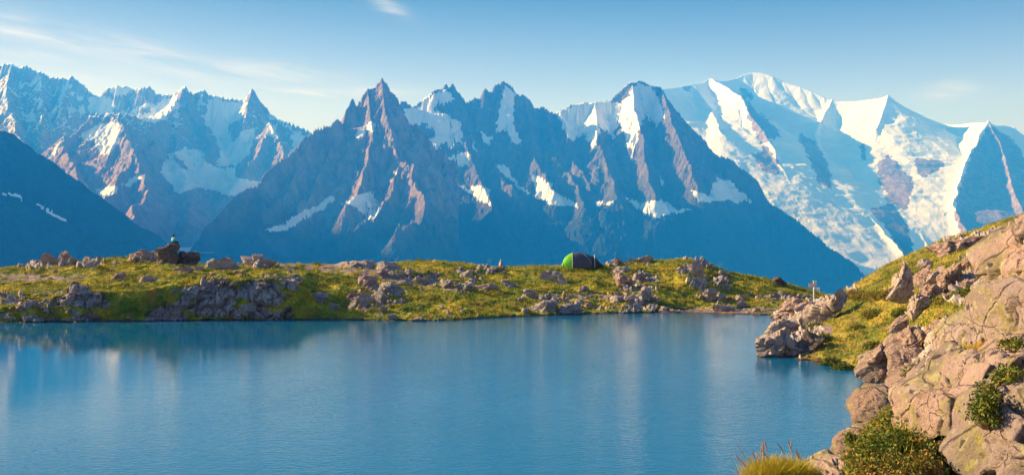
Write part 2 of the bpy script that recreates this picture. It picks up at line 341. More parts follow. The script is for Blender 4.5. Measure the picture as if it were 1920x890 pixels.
# the great snow dome and its glaciers
massif(m_granite, 1190, 2150, 1150, 7800, 15500, 560, [
    ([(1190, 200, 12600), (1235, 168, 13000), (1262, 166, 13300), (1285, 162, 13600), (1300, 160, 13800), (1318, 156, 14000), (1330, 148, 14100), (1345, 152, 14200), (1362, 152, 14300), (1378, 148, 14450), (1395, 140, 14550), (1412, 136, 14600), (1430, 137, 14550), (1448, 143, 14450), (1470, 154, 14350), (1500, 163, 14200), (1520, 170, 14100), (1545, 182, 13950), (1562, 190, 13850), (1600, 191, 13650), (1635, 186, 13450), (1665, 182, 13300), (1672, 186, 13350), (1700, 203, 13650), (1740, 222, 14000), (1775, 235, 14100), (1800, 234, 13500), (1830, 230, 12900), (1853, 230, 12450), (1866, 236, 12700), (1885, 236, 13100), (1900, 240, 13300), (1925, 262, 13500), (1990, 300, 13500), (2150, 380, 13300)], .9, .52, 700, 20, 260, 3),
    ([(1335, 150, 14100), (1362, 165, 13500), (1386, 180, 12900), (1404, 210, 12500), (1430, 245, 12100), (1452, 280, 11700), (1464, 322, 11300), (1490, 370, 10800), (1530, 420, 10200)], 1.4, .60, 160, 60, 110, 9),
    ([(1300, 160, 13800), (1330, 200, 13000), (1355, 250, 12000), (1385, 300, 11400), (1420, 350, 10800), (1440, 400, 10200)], .6, .52, 400, 8, 200, 2),
    ([(1560, 190, 13850), (1540, 225, 13300), (1528, 258, 12900), (1535, 285, 12500), (1552, 320, 12000), (1560, 352, 11600), (1600, 388, 11000), (1640, 420, 10400), (1690, 470, 9600)], 1.0, .58, 160, 45, 120, 7),
    ([(1665, 182, 13300), (1655, 215, 12950), (1640, 245, 12650), (1652, 290, 12300), (1668, 310, 12100), (1690, 350, 11750), (1702, 390, 11300), (1720, 430, 10700), (1740, 470, 10000)], 1.0, .58, 200, 60, 120, 8),
    ([(1775, 235, 14100), (1745, 270, 13000), (1730, 300, 12500), (1728, 325, 12200), (1740, 380, 11500), (1760, 440, 10500)], .9, .6, 200, 50, 120, 8),
    ([(1853, 230, 12400), (1838, 255, 12100), (1815, 300, 11600), (1795, 345, 11100), (1786, 385, 10800), (1800, 410, 10500), (1820, 450, 9900)], 1.7, .85, 130, 75, 110, 9),
    ([(1853, 230, 12400), (1880, 280, 11900), (1895, 330, 11400), (1915, 400, 10700), (1940, 450, 10000)], 1.4, .8, 130, 75, 110, 9),
    ([(1900, 240, 13200), (1925, 300, 12400), (1960, 380, 11500)], 1.2, .8, 130, 75, 110, 9),
    ], snow=[[(1420, 300), (1500, 290), (1560, 360), (1600, 412), (1640, 440), (1700, 498), (1650, 530), (1560, 530), (1470, 480), (1390, 400), (1370, 330)],
             [(1560, 345), (1610, 350), (1655, 372), (1690, 410), (1694, 420), (1640, 392), (1590, 380)],
             [(1775, 236), (1855, 230), (1832, 260), (1812, 305), (1792, 370), (1786, 402), (1755, 402), (1742, 360), (1762, 330), (1735, 300), (1700, 240)],
             [(1700, 390), (1740, 360), (1770, 400), (1800, 448), (1730, 440)], [(1890, 300), (1902, 320), (1915, 350), (1908, 352), (1895, 330)]],
    rock=[[(1386, 167), (1409, 200), (1445, 226), (1466, 255), (1445, 262), (1425, 270), (1402, 219)], [(1407, 286), (1420, 290), (1435, 268), (1462, 310), (1464, 328), (1430, 322)], [(1500, 250), (1533, 270), (1554, 307), (1559, 353), (1540, 345), (1522, 312), (1513, 291), (1498, 262)],
          [(1644, 307), (1667, 289), (1690, 318), (1714, 332), (1710, 362), (1700, 395), (1667, 379), (1647, 343)], [(1714, 301), (1740, 296), (1771, 307), (1755, 322), (1735, 332), (1720, 322)], [(1384, 168), (1398, 166), (1416, 180), (1404, 188)],
          [(1856, 234), (1900, 262), (1925, 300), (1940, 460), (1800, 440), (1788, 402), (1794, 370), (1814, 305), (1836, 262)], [(1612, 268), (1622, 272), (1626, 300), (1616, 300)],
          [(1632, 392), (1672, 380), (1700, 420), (1712, 462), (1704, 490), (1668, 440)], [(1800, 420), (1850, 400), (1900, 420), (1900, 480), (1800, 480)], [(1280, 158), (1298, 160), (1292, 170), (1282, 170)]],
    snowline=-250, snowbias=.52, k=90, warp=60, fa=15, seed=14, steep=1.0, fb=.10, label='great rounded snow dome with long glaciers at the right end of the range')

# far left massif
massif(m_far, -700, 660, 1250, 6272, 12032, 560, [
    ([(-700, 160, 11520), (-300, 140, 11392), (-40, 135, 11264), (0, 128, 11200), (8, 123, 11200), (22, 122, 11200), (38, 130, 11200), (50, 125, 11200), (62, 134, 11200), (78, 137, 11200), (96, 150, 11200), (112, 148, 11200), (128, 152, 11200), (134, 145, 11200), (148, 156, 11200), (160, 166, 11200), (172, 180, 11200), (188, 184, 11200), (202, 168, 11072), (215, 164, 11072), (236, 164, 11072), (248, 172, 11072), (262, 168, 11008), (281, 163, 11008), (292, 180, 11008), (318, 182, 10944), (330, 180, 10880), (340, 170, 10816), (347, 164, 10816), (356, 176, 10816), (368, 178, 10816), (382, 172, 10816), (392, 183, 10816), (420, 186, 10816), (450, 192, 10816), (462, 190, 10816), (468, 180, 10816), (472, 169, 10816), (478, 176, 10816), (484, 190, 10816), (498, 204, 10816), (506, 216, 10752), (522, 226, 10688), (545, 234, 10624), (566, 244, 10560), (582, 252, 10496), (660, 300, 10240)], 2.0, .62, 420, 150, 170, 24),
    ([(22, 122, 11200), (14, 160, 10880), (20, 200, 10560), (30, 250, 10112), (60, 290, 9728), (90, 330, 9280)], 1.6, .8, 200, 150, 105, 15),
    ([(75, 137, 11200), (78, 180, 10816), (82, 220, 10560), (70, 262, 10176), (90, 300, 9792)], 1.6, .8, 200, 150, 105, 15),
    ([(128, 152, 11200), (122, 190, 10880), (112, 235, 10560)], 1.6, .8, 200, 150, 105, 15),
    ([(90, 298, 8704), (120, 262, 8768), (150, 240, 8896), (178, 222, 8960), (205, 212, 8960), (230, 211, 8960), (260, 224, 9088), (290, 226, 9344), (312, 218, 9728), (330, 195, 10176), (347, 164, 10816)], 1.5, .72, 300, 100, 150, 12),
    ([(205, 212, 8960), (232, 250, 8576), (250, 290, 8256), (236, 330, 7872), (215, 360, 7552), (190, 385, 7232)], 1.3, .75, 250, 90, 140, 8),
    ([(250, 290, 8256), (270, 335, 7808), (265, 380, 7424), (240, 400, 7040), (262, 450, 6528)], 1.2, .75, 250, 80, 130, 8),
    ([(120, 262, 8768), (130, 310, 8256), (160, 360, 7680), (200, 400, 7040)], 1.2, .75, 250, 80, 130, 8),
    ([(347, 164, 10816), (352, 200, 10432), (372, 240, 9984), (400, 272, 9600), (398, 300, 9280)], 1.4, .65, 250, 90, 130, 12),
    ([(330, 195, 10176), (325, 240, 9600), (330, 290, 9088), (340, 330, 8576), (360, 400, 7680)], 1.1, .65, 250, 80, 130, 8),
    ([(472, 169, 10816), (462, 210, 10496), (446, 250, 10176), (452, 262, 10048)], 1.8, .62, 180, 80, 120, 12),
    ([(506, 236, 9984), (500, 262, 9600), (478, 300, 9152), (452, 330, 8768), (440, 350, 8512)], 1.3, .7, 250, 80, 130, 8),
    ([(506, 236, 9984), (530, 280, 9344), (535, 330, 8832), (520, 380, 8192)], 1.1, .7, 250, 80, 130, 8),
    ([(582, 252, 10496), (560, 300, 9728), (540, 360, 8704), (480, 420, 7552), (440, 460, 6784)], 1.0, .62, 250, 70, 130, 8),
    ], snow=[[(166, 182), (207, 182), (214, 200), (206, 217), (185, 212), (166, 220)], [(202, 164), (250, 162), (244, 180), (205, 178)], [(258, 224), (280, 212), (296, 190), (333, 184), (330, 205), (312, 224), (290, 230)],
             [(144, 257), (180, 238), (224, 226), (222, 270), (205, 290), (193, 291), (175, 266)], [(315, 289), (345, 276), (373, 280), (395, 311), (440, 318), (490, 343), (490, 372), (431, 366), (373, 355), (333, 362), (301, 325)],
             [(391, 185), (454, 194), (449, 253), (430, 262), (404, 257), (386, 226)], [(395, 248), (480, 240), (467, 289), (440, 311), (404, 311), (415, 280)], [(488, 210), (512, 222), (575, 255), (560, 285), (545, 300), (555, 250), (520, 230)],
             [(505, 245), (520, 230), (512, 262), (490, 292), (478, 300)], [(225, 345), (260, 328), (290, 340), (262, 336), (240, 348)], [(180, 355), (220, 345), (215, 365), (185, 370)], [(88, 290), (110, 270), (122, 262), (105, 290), (92, 298)],
             [(545, 250), (580, 255), (560, 300), (530, 350), (500, 372), (490, 345), (528, 320), (548, 280)]],
    rock=[[(502, 252), (520, 262), (538, 285), (530, 320), (500, 338), (470, 338), (439, 330), (445, 305), (480, 280)], [(330, 180), (347, 165), (372, 205), (392, 245), (408, 280), (395, 304), (382, 290), (365, 250), (340, 215)],
          [(462, 190), (472, 168), (490, 195), (505, 225), (480, 212)], [(430, 235), (448, 225), (455, 245), (442, 265), (432, 258)], [(325, 292), (345, 300), (352, 320), (335, 308)]],
    snowline=840, snowbias=-.26, k=30, warp=75, fa=58, seed=21, label='far pale massif with hanging glaciers behind the left ridge')

# valley glacier glimpsed in the gap, and the valley floor under everything
b = NB('glacier_ice'); b.bump(b.noise(1/60, 6, .7), .6, 20); m_ice = b.fin(b.mix(b.rng(b.noise(1/90, 6, .7, b.coord((1, .3, 1))), .4, .62), (.46, .44, .44), (.62, .60, .60)), .8)
gx = np.linspace(240, 400, 60); gy = np.linspace(5700, 7400, 40); UU, DD = np.meshgrid(gx, gy)
X = (UU-960)/F*DD; Z = -47+26*(DD-5700)/1700+4*n2(X/120, DD/160, 4)
o = mesh_np('glacier', np.stack([X.ravel(), DD.ravel(), Z.ravel()], -1), grid_faces(40, 60), m_ice, smooth=True); tag(o, 'flat pale valley glacier between two dark ridges', kind='structure')
b = NB('valley_floor'); m_vf = b.fin(b.mix(b.rng(b.noise(1/300, 5, .6), .4, .6), (.02, .035, .022), (.05, .06, .04)), .95)
S = 15000.0
o = mesh_np('ground', np.array([(-S, -2500, -1195), (S, -2500, -1195), (S, 20500, -1195), (-S, 20500, -1195)]), np.array([[0, 1, 2, 3]]), m_vf); tag(o, kind='structure')
# unseen summit left of the view, its crest shaped to cast the valley shadow
massif(m_granite, -2600, -120, 300, 3800, 8700, 200, [([(-1584, -360, 4000), (-1075, -254, 5000), (-736, -184, 6000), (-536, -140, 6800), (-473, -115, 7100), (-424, -90, 7350), (-400, -52, 7480), (-386, 75, 7560), (-296, 136, 8100)], 2.0, 1.15, 300, 60, 150, 8)],
    snowline=1100, snowbias=0, warp=30, fa=40, seed=33, label='unseen rock summit beyond the wooded ridge, shaped to shade the valley')

# ------------------------------------------------------------------ haze
b = NB('haze'); b.t.nodes.remove(b.b); pv = b.n('ShaderNodeVolumePrincipled'); pv.inputs['Color'].default_value = (.012, .265, 1.0, 1); pv.inputs['Absorption Color'].default_value = (1, 1, 1, 1)
pv.inputs['Density'].default_value = 1.15e-4; pv.inputs['Anisotropy'].default_value = .1; b.l(pv.outputs[0], b.out.inputs['Volume'])
x0, x1, y0, y1, z0, z1 = -15010, 15010, -2510, 20510, -1196, 2540
o = mesh_np('haze', np.array([(x0, y0, z0), (x1, y0, z0), (x1, y1, z0), (x0, y1, z0), (x0, y0, z1), (x1, y0, z1), (x1, y1, z1), (x0, y1, z1)]),
            np.array([[0, 3, 2, 1], [4, 5, 6, 7], [0, 1, 5, 4], [1, 2, 6, 5], [2, 3, 7, 6], [3, 0, 4, 7]]), b.m); tag(o, 'blue air between the lake and the far mountains', kind='stuff')
# ------------------------------------------------------------------ the lake
b = NB('lake_water')
c1 = b.coord((1, 1.6, 1))
g = b.n('ShaderNodeNewGeometry'); sx = b.n('ShaderNodeSeparateXYZ'); b.l(g.outputs['Position'], sx.inputs[0])
wind = b.math('MULTIPLY', b.rng(b.noise(1/16, 4, .55, b.coord((1, .45, 1))), .35, .65, .55, 1.0), b.rng(b.math('ADD', sx.outputs[0], b.math('MULTIPLY', b.noise(1/20, 3, .5), 20)), -16, 10, .10, 1.0))
rip = b.math('ADD', b.noise(3.4, 3, .6, c1), b.math('MULTIPLY', b.noise(.8, 2, .5, c1), .8))
bn = b.bump(b.math('MULTIPLY', rip, wind), .46, .04)
b.b.inputs['IOR'].default_value = 1.26; b.b.inputs['Specular IOR Level'].default_value = .5; b.b.inputs['Specular Tint'].default_value = (.3, .85, 1, 1)
m_water = b.fin((.0, .122, .27), .02)
o = mesh_np('water', np.array([(-160, -40, 0), (70, -40, 0), (70, 100, 0), (-160, 100, 0)]), np.array([[0, 1, 2, 3]]), m_water); tag(o, 'still blue mountain lake', kind='structure')
# ------------------------------------------------------------------ shores: two heightfields round the lake
class RBF:
    def __init__(s, pts, su, sd):
        P = np.array(pts, float); s.su = su; s.sd = sd
        s.c = np.stack([P[:, 0]/su, P[:, 1]/sd], -1); n = len(P)
        r = np.hypot(s.c[:, None, 0]-s.c[None, :, 0], s.c[:, None, 1]-s.c[None, :, 1]); K = s.phi(r)+np.eye(n)*.004
        Q = np.concatenate([np.ones((n, 1)), s.c], 1); A = np.block([[K, Q], [Q.T, np.zeros((3, 3))]])
        s.w = np.linalg.solve(A, np.concatenate([P[:, 2], [0, 0, 0]])).astype(np.float32)
    def phi(s, r): return np.where(r > 1e-6, r*r*np.log(np.maximum(r, 1e-6)), 0)
    def __call__(s, u, d):
        u = np.asarray(u, np.float32)/s.su; d = np.asarray(d, np.float32)/s.sd; n = len(s.c)
        h = s.w[n]+s.w[n+1]*u+s.w[n+2]*d
        for i in range(n):
            q = (u-np.float32(s.c[i, 0]))**2+(d-np.float32(s.c[i, 1]))**2
            h = h+s.w[i]*.5*q*np.log(np.maximum(q, 1e-9))
        return h
def zz(py, D): return CH+(HY-py)/F*D
# far shore: (column, waterline row, lip row, lip distance beyond water, middle row, middle distance, crest row, crest distance)
FSH = [(-200, 606, 590, 3, 545, 92, 508, 105), (-100, 605, 588, 3, 542, 92, 506, 105), (0, 604, 576, 2.2, 532, 93, 503, 106), (60, 604, 566, 2.2, 528, 93, 498, 104), (100, 603, 556, 2.2, 525, 93, 494, 104), (150, 603, 546, 2.0, 522, 93, 490, 103), (200, 602, 548, 2.2, 520, 92, 485, 102),
       (250, 602, 545, 2.4, 515, 92, 480, 101), (300, 601, 540, 2.4, 510, 92, 489, 100), (350, 601, 536, 2.4, 510, 92, 494, 101), (400, 600, 532, 2.4, 512, 92, 498, 102), (450, 600, 525, 2.4, 510, 92, 499, 102), (500, 600, 522, 2.4, 508, 92, 498, 102), (550, 599, 528, 2.6, 512, 92, 494, 104),
       (600, 599, 572, 3, 528, 91, 496, 106), (650, 599, 578, 4, 532, 92, 494, 106), (700, 600, 578, 4, 540, 92, 496, 106), (750, 601, 580, 4, 540, 93, 492, 107), (800, 601, 580, 4, 545, 93, 490, 107), (850, 600, 575, 5, 540, 94, 492, 107), (900, 597, 572, 5, 538, 95, 497, 108), (950, 594, 572, 4, 540, 96, 502, 108),
       (1000, 592, 570, 4, 538, 97, 500, 108), (1050, 590, 570, 4, 540, 98, 499, 110), (1100, 588, 574, 3, 535, 100, 499, 111), (1150, 587, 574, 3, 533, 101, 498, 112), (1200, 586, 574, 3, 530, 102, 492, 114), (1250, 586, 576, 4, 526, 103, 486, 115), (1290, 586, 577, 5, 522, 103, 484, 115),
       (1320, 587, 578, 6, 530, 103, 494, 115), (1360, 588, 580, 6, 545, 103, 508, 115), (1400, 589, 580, 6, 552, 103, 516, 115), (1450, 590, 580, 6, 560, 103, 526, 115), (1500, 591, 582, 6, 566, 103, 539, 115), (1560, 592, 582, 6, 574, 103, 554, 115), (1640, 592, 582, 6, 580, 103, 572, 115)]
_K = []
for u, wl, lp, dl, pm, dm_, pc, dc in FSH:
    Dw = CH*F/(wl-HY); dl = dl*(.5 if u < 570 else 1)
    _K.append([u, Dw-6, -1.6, Dw, 0.0, Dw+.25, .12, Dw+dl, zz(lp, Dw+dl), dm_, zz(pm, dm_), dc, zz(pc, dc), dc+9, zz(pc, dc)-2.2, dc+30, -9])
_K = np.array(_K)
def far_base(u, D):
    k = [np.interp(u, _K[:, 0], _K[:, i]).astype(np.float32) for i in range(1, 17)]
    h = k[1].copy()
    for i in range(7):
        d0, h0, d1, h1 = k[2*i], k[2*i+1], k[2*i+2], k[2*i+3]; t = np.clip((D-d0)/(d1-d0), 0, 1)
        if i in (3, 4, 5): t = .6*t+.4*t*t*(3-2*t)
        h = np.where(D > d0, h0+(h1-h0)*t, h)
    return h
far_w = np.array([[a[0], CH*F/(a[1]-HY)] for a in FSH])
far_c = np.array([[a[0], a[7]] for a in FSH])
ROCKP = [[(0, 562), (40, 556), (75, 550), (100, 546), (130, 536), (150, 542), (205, 550), (215, 606), (0, 606)], [(268, 604), (283, 570), (310, 545), (380, 535), (440, 520), (556, 516), (566, 532), (540, 604)], [(640, 580), (665, 540), (720, 535), (770, 545), (740, 578), (700, 588)],
         [(700, 508), (760, 500), (800, 512), (880, 530), (870, 545), (820, 535), (740, 520)], [(860, 500), (900, 505), (905, 530), (880, 542), (862, 525)], [(975, 562), (1010, 552), (1100, 560), (1180, 540), (1230, 535), (1240, 592), (1100, 580), (975, 594)],
         [(1148, 508), (1222, 508), (1240, 540), (1160, 548)], [(1268, 505), (1300, 492), (1335, 495), (1372, 530), (1356, 584), (1318, 570), (1290, 530)], [(1400, 548), (1500, 552), (1540, 560), (1520, 575), (1400, 560)], [(232, 474), (300, 468), (300, 492), (230, 494)],
         [(445, 484), (520, 486), (520, 503), (440, 502)], [(70, 480), (150, 474), (190, 490), (190, 502), (70, 505)], [(30, 495), (75, 490), (75, 506), (40, 508)], [(885, 500), (945, 500), (950, 514), (890, 514)], [(1140, 490), (1225, 484), (1225, 496), (1140, 498)]]
GRAVP = [[(-40, 512), (60, 514), (130, 516), (180, 519), (130, 527), (-40, 527)], [(515, 492), (560, 495), (590, 500), (595, 508), (520, 503)], [(585, 490), (720, 491), (745, 515), (870, 545), (860, 549), (760, 532), (700, 520), (605, 510)],
         [(1228, 582), (1290, 577), (1400, 577), (1490, 580), (1490, 594), (1228, 594)], [(985, 548), (1100, 552), (1185, 550), (1185, 562), (1010, 562)], [(415, 497), (445, 500), (440, 510), (415, 508)], [(325, 500), (366, 502), (366, 512), (325, 510)]]
def far_h(u, D):
    u = np.asarray(u, np.float32); D = np.asarray(D, np.float32)
    x = (u-960)/F*D; sh = sst(.3, 2.5, D-np.interp(u, far_w[:, 0], far_w[:, 1]))*(1-sst(-9, -4, D-np.interp(u, far_c[:, 0], far_c[:, 1])))
    h = far_base(u+sh*22*fbm2(x/5, D/5, 2, 38), D+sh*1.5*fbm2(x/3.5, D/3.5, 3, 39))
    dw = np.interp(u, far_w[:, 0], far_w[:, 1]); land = sst(0, 3, D-dw); crest = 1-.75*sst(-6, 0, D-np.interp(u, far_c[:, 0], far_c[:, 1]))
    h = h+land*crest*(.72*fbm2(x/5.5, D/4.2, 3, 40)+.16*fbm2(x/1.3, D/1.1, 3, 41))
    return h+.04*fbm2(x/1.8, D*0+3, 3, 45)*sst(-3, 0, D-dw)
def displace(name, hf, u, D, rockf, mat, seed, amp, label, wet=True):
    UU, DD = np.meshgrid(u, D); un = UU.ravel(); Dn = DD.ravel(); x = (un-960)/F*Dn
    h = hf(un, Dn); nD, nu = UU.shape
    Z = h.reshape(nD, nu); Xg = x.reshape(nD, nu); Yg = DD
    P = np.stack([Xg, Yg, Z], -1); a = np.gradient(P, axis=1); b_ = np.gradient(P, axis=0); nn = np.cross(a, b_); nn /= np.linalg.norm(nn, axis=2)[..., None]+1e-9
    nn = nn.reshape(-1, 3).astype(np.float32); P = P.reshape(-1, 3).astype(np.float32)
    py = HY-(h-CH)/Dn*F
    rk, gr = rockf(un, py, Dn, x, nn[:, 2], h)
    q = fbm3(P*np.array([1, 1, 1.25], np.float32), .55/amp[2], 4, seed, .55); qq = q*5; fl = np.floor(qq); qb = (fl+sst(.3, .7, qq-fl))/5
    blk = amp[0]*(1.6*qb+.5*fbm3(P, 2.6/amp[2], 3, seed+4, .55, True)*.35)
    mk = rk > .05; vd = np.zeros(len(P), np.float32)
    if mk.any():
        Pm = P[mk]+.12*np.stack([n3(P[mk], 1.5/amp[2], seed+31), n3(P[mk], 1.5/amp[2], seed+32), n3(P[mk], 1.5/amp[2], seed+33)], -1)
        e1, v1, t1 = voro3(Pm*np.array([1, 1, 1.35], np.float32), .85/amp[2], seed+40); e2, v2, t2 = voro3(Pm, 2.6/amp[2], seed+50)
        vd[mk] = amp[0]*(1.3*(v1-.5)+1.5*t1-.9*np.exp(-(e1/.06)**2)+.35*(v2-.5)+.55*t2-.28*np.exp(-(e2/.08)**2))
    blk = (.55*blk+vd)*np.interp(Dn, [8, 24], [.12, 1]).astype(np.float32)
    tus = amp[1]*(fbm3(P, 1.5/amp[3], 3, seed+9, .6)+.5*np.abs(n3(P, 5/amp[3], seed+12)))
    ab = sst(-.3, .15, h)
    P = P+nn*(rk*blk*ab+(1-rk)*(1-gr)*tus*ab)[:, None].astype(np.float32)
    fr = 1.6*fbm3(P, .35, 3, seed+20)
    o = mesh_np(name, P, grid_faces(nD, nu), mat, smooth=True, attrs={'rock': ('FLOAT', rk), 'gravel': ('FLOAT', gr), 'dry': ('FLOAT', fr)})
    tag(o, label, kind='structure'); return P.reshape(nD, nu, 3), rk.reshape(nD, nu), gr.reshape(nD, nu), nn.reshape(nD, nu, 3)

def rock_color(b, scale, lichen=0.0, pink=1.0):
    """weathered granite: grey to pinkish, dark speckle, pale crust and (near the camera) yellow-green map lichen"""
    base = b.mix(b.rng(b.noise(.35*scale, 5, .6), .35, .65), (.30, .25, .235), (.46, .39, .355))
    base = b.mix(b.rng(b.noise(2.2*scale, 6, .7), .48, .68, 0, .75), base, (.13, .105, .105))
    base = b.mix(b.rng(b.noise(6*scale, 3, .6), .56, .66, 0, .8), base, (.60, .55, .48))
    base = b.mix(b.rng(b.noise(17*scale, 4, .75), .55, .7, 0, .7), base, (.07, .06, .06))
    return base
def ground_mat(name, sc, green, yellow, brown, wetbrown=(.07, .04, .025)):
    b = NB(name)
    rock = rock_color(b, sc)
    g = b.mix(b.rng(b.attr('dry'), -.25, .35), green, yellow)
    g = b.mix(b.rng(b.noise(.9*sc, 5, .7), .46, .62), g, brown)
    g = b.mix(b.rng(b.noise(5*sc, 4, .8), .45, .7, 0, .65), g, tuple(c*.35 for c in green))
    grv = b.mix(b.noise(9*sc, 4, .8), (.38, .27, .25), (.20, .145, .14))
    edge = b.math('MULTIPLY_ADD', b.noise(3*sc, 5, .75), .7, -.35)
    rf = b.rng(b.math('ADD', b.attr('rock'), edge), .42, .58)
    c = b.mix(b.rng(b.math('ADD', b.attr('gravel'), edge), .42, .58), g, grv)
    c = b.mix(rf, c, rock)
    c = b.mix(b.rng(b.math('ADD', b.z(), b.math('MULTIPLY', b.noise(1.4*sc, 4, .7), .25)), .12, .3, 1, 0), c, wetbrown)
    b.bump(b.math('ADD', b.math('MULTIPLY', b.noise(3*sc, 8, .7), .6), b.math('MULTIPLY', b.noise(14*sc, 5, .7), .25)), 1.0, .16/sc)
    return b.fin(c, .9)
m_far_ground = ground_mat('far_shore_ground', 1.0, (.11, .18, .015), (.50, .42, .035), (.36, .20, .03))
m_near_ground = ground_mat('hillside_ground', 1.6, (.10, .135, .02), (.36, .30, .045), (.30, .18, .045))

def poly_mask(px, py, x, z, polys, ja, jb, seed):
    jx = px+ja*fbm2(x/1.3, z/1.0, 3, seed, .6); jy = py+jb*fbm2(x/1.3, z/1.0+7, 3, seed+1, .6)
    m = np.zeros(px.shape, bool)
    for p in polys: m |= inpoly(jx, jy, p)
    return m.astype(np.float32)
def far_rock(px, py, D, x, nz, h):
    r = poly_mask(px, py, x, h*1.6+D*.25, ROCKP, 14, 9, 50); g = poly_mask(px, py, x, D*.4, GRAVP, 16, 6, 54)*sst(-.35, .1, fbm2(x/1.6, D/1.2, 3, 59, .6))
    n = fbm2(x/3.2, (D+h*2)/2.4, 4, 57, .6); n2_ = fbm2(x/1.1, (D+h*2)/1.0, 3, 58, .6)
    r = np.clip(.10+.42*r+1.15*n+.35*n2_+.9*np.clip(.55-nz, 0, 1)-.1, 0, 1)*(r*.75+.25+.0*r)+0*r
    return sst(.28, .55, r), g*(1-sst(.45, .7, r))
far_u = np.linspace(-160, 1620, 1700); far_D = np.concatenate([np.linspace(72, 77, 20), np.linspace(77.06, 84, 190), np.linspace(84.1, 90, 62), np.linspace(90.1, 100, 90), np.linspace(100.15, 118, 130), np.linspace(118.6, 140, 24)])
farP, farR, farG, farN = displace('far_shore', far_h, far_u, far_D, far_rock, m_far_ground, 60, (.42, .13, 1.0, 1.0), 'grassy rocky bank across the lake')

# right hillside and the bank the camera stands on: (column, distance, height)
NSH = [(-300, 3, 3.6), (-300, 12, .6), (-300, 18, -1), (-300, 40, -2.5), (-300, 90, -3), (400, 3, 4.0), (400, 10, 1.6), (400, 18, -1), (400, 40, -2.5), (400, 90, -3), (1000, 3, 4.2), (1000, 6, 3.4), (1000, 11, 1.6), (1000, 18, -1.2), (1000, 40, -2.5), (1000, 75, -3),
       (1300, 3, 4.3), (1300, 6, 3.95), (1300, 9, 2.8), (1300, 20, -1.5), (1300, 40, -2.4), (1300, 60, -2.2), (1300, 85, -2.6), (1300, 110, -5),
       (1450, 4, 4.55), (1450, 7, 4.1), (1450, 10, 2.9), (1450, 20, -1.2), (1450, 35, -2), (1450, 48, -1.4), (1460, 54, -.2), (1460, 66, -.2), (1470, 80, .2), (1470, 88, .1), (1470, 100, -2), (1450, 125, -8),
       (1530, 5, 4.55), (1540, 8, 4.0), (1550, 12, 3.0), (1540, 20, -.6), (1540, 35, -1.8), (1540, 48, -.6), (1535, 51.5, .05), (1540, 58, .9), (1540, 66, 1.15), (1540, 76, 1.35), (1540, 90, -.4), (1540, 125, -8),
       (1600, 6, 4.6), (1610, 10, 3.95), (1610, 14, 3.1), (1600, 22, -.5), (1600, 35, -1.4), (1600, 46, -.4), (1600, 49, .1), (1600, 55, zz(636, 55)), (1600, 62, zz(590, 62)), (1600, 74, zz(540, 74)), (1600, 92, .8), (1600, 125, -8),
       (1660, 6, 4.75), (1670, 9, 4.3), (1670, 13, 3.7), (1660, 22, .4), (1660, 35, -1.0), (1660, 43, -.3), (1650, 46.5, .1), (1660, 52, zz(636, 52)), (1660, 60, zz(575, 60)), (1660, 70, zz(525, 70)), (1660, 78, zz(500, 78)), (1660, 100, 1), (1660, 125, -7),
       (1740, 4, 4.4), (1740, 6, 4.65), (1740, 9, 4.65), (1740, 13, 4.1), (1740, 22, 1.6), (1740, 32, .4), (1740, 38, zz(665, 38)), (1740, 43, zz(612, 43)), (1740, 50, zz(562, 50)), (1740, 60, zz(510, 60)), (1740, 75, zz(466, 75)), (1740, 100, 3), (1740, 125, -4),
       (1850, 3.5, 4.3), (1850, 5, 4.6), (1850, 9, 5.0), (1850, 20, 3.2), (1850, 30, 2.6), (1850, 36, zz(600, 36)), (1850, 45, zz(542, 45)), (1850, 55, zz(488, 55)), (1850, 70, zz(440, 70)), (1850, 100, 5.4), (1850, 125, 0),
       (1950, 3.5, 4.4), (1950, 5, 4.7), (1950, 9, 5.3), (1950, 20, 4.2), (1950, 36, 4.2), (1950, 50, zz(470, 50)), (1950, 70, zz(425, 70)), (1950, 100, 8), (1950, 125, 3),
       (2300, 3.5, 4.6), (2300, 5, 5.0), (2300, 12, 6.5), (2300, 36, 9), (2300, 70, 13), (2300, 125, 12), (2700, 3.5, 4.8), (2700, 5, 5.4), (2700, 20, 9), (2700, 60, 15), (2700, 125, 18)]
near_rbf = RBF([(u, math.log(D)*9, z) for u, D, z in NSH], 150, 1.0)
def near_h(u, D):
    u = np.asarray(u, np.float32); D = np.asarray(D, np.float32)
    h = near_rbf(u, np.log(D)*9); x = (u-960)/F*D
    k = sst(-.2, .5, h)*sst(14, 40, D)
    return h+k*(.35*fbm2(x/4.2, D/4.2, 3, 70)+.12*fbm2(x/1.1, D/1.1, 3, 71))+(1-sst(14, 40, D))*(.12*fbm2(x/1.3, D/1.3, 4, 73))
NROCKP = [[(1609, 694), (1640, 664), (1680, 640), (1724, 613), (1790, 598), (1866, 568), (1866, 600), (1800, 660), (1770, 700), (1700, 712)], [(1764, 542), (1780, 503), (1810, 480), (1842, 470), (1866, 470), (1866, 545), (1840, 552), (1800, 574), (1768, 562)],
          [(1738, 472), (1780, 452), (1833, 440), (1905, 426), (1892, 434), (1833, 456), (1780, 467)], [(1500, 625), (1520, 600), (1560, 565), (1600, 540), (1608, 548), (1570, 575), (1545, 600), (1540, 626), (1520, 640)], [(1695, 595), (1730, 555), (1760, 530), (1766, 545), (1740, 572), (1710, 592)],
          [(1400, 700), (1410, 640), (1470, 550), (1560, 560), (1500, 640), (1505, 690)]]
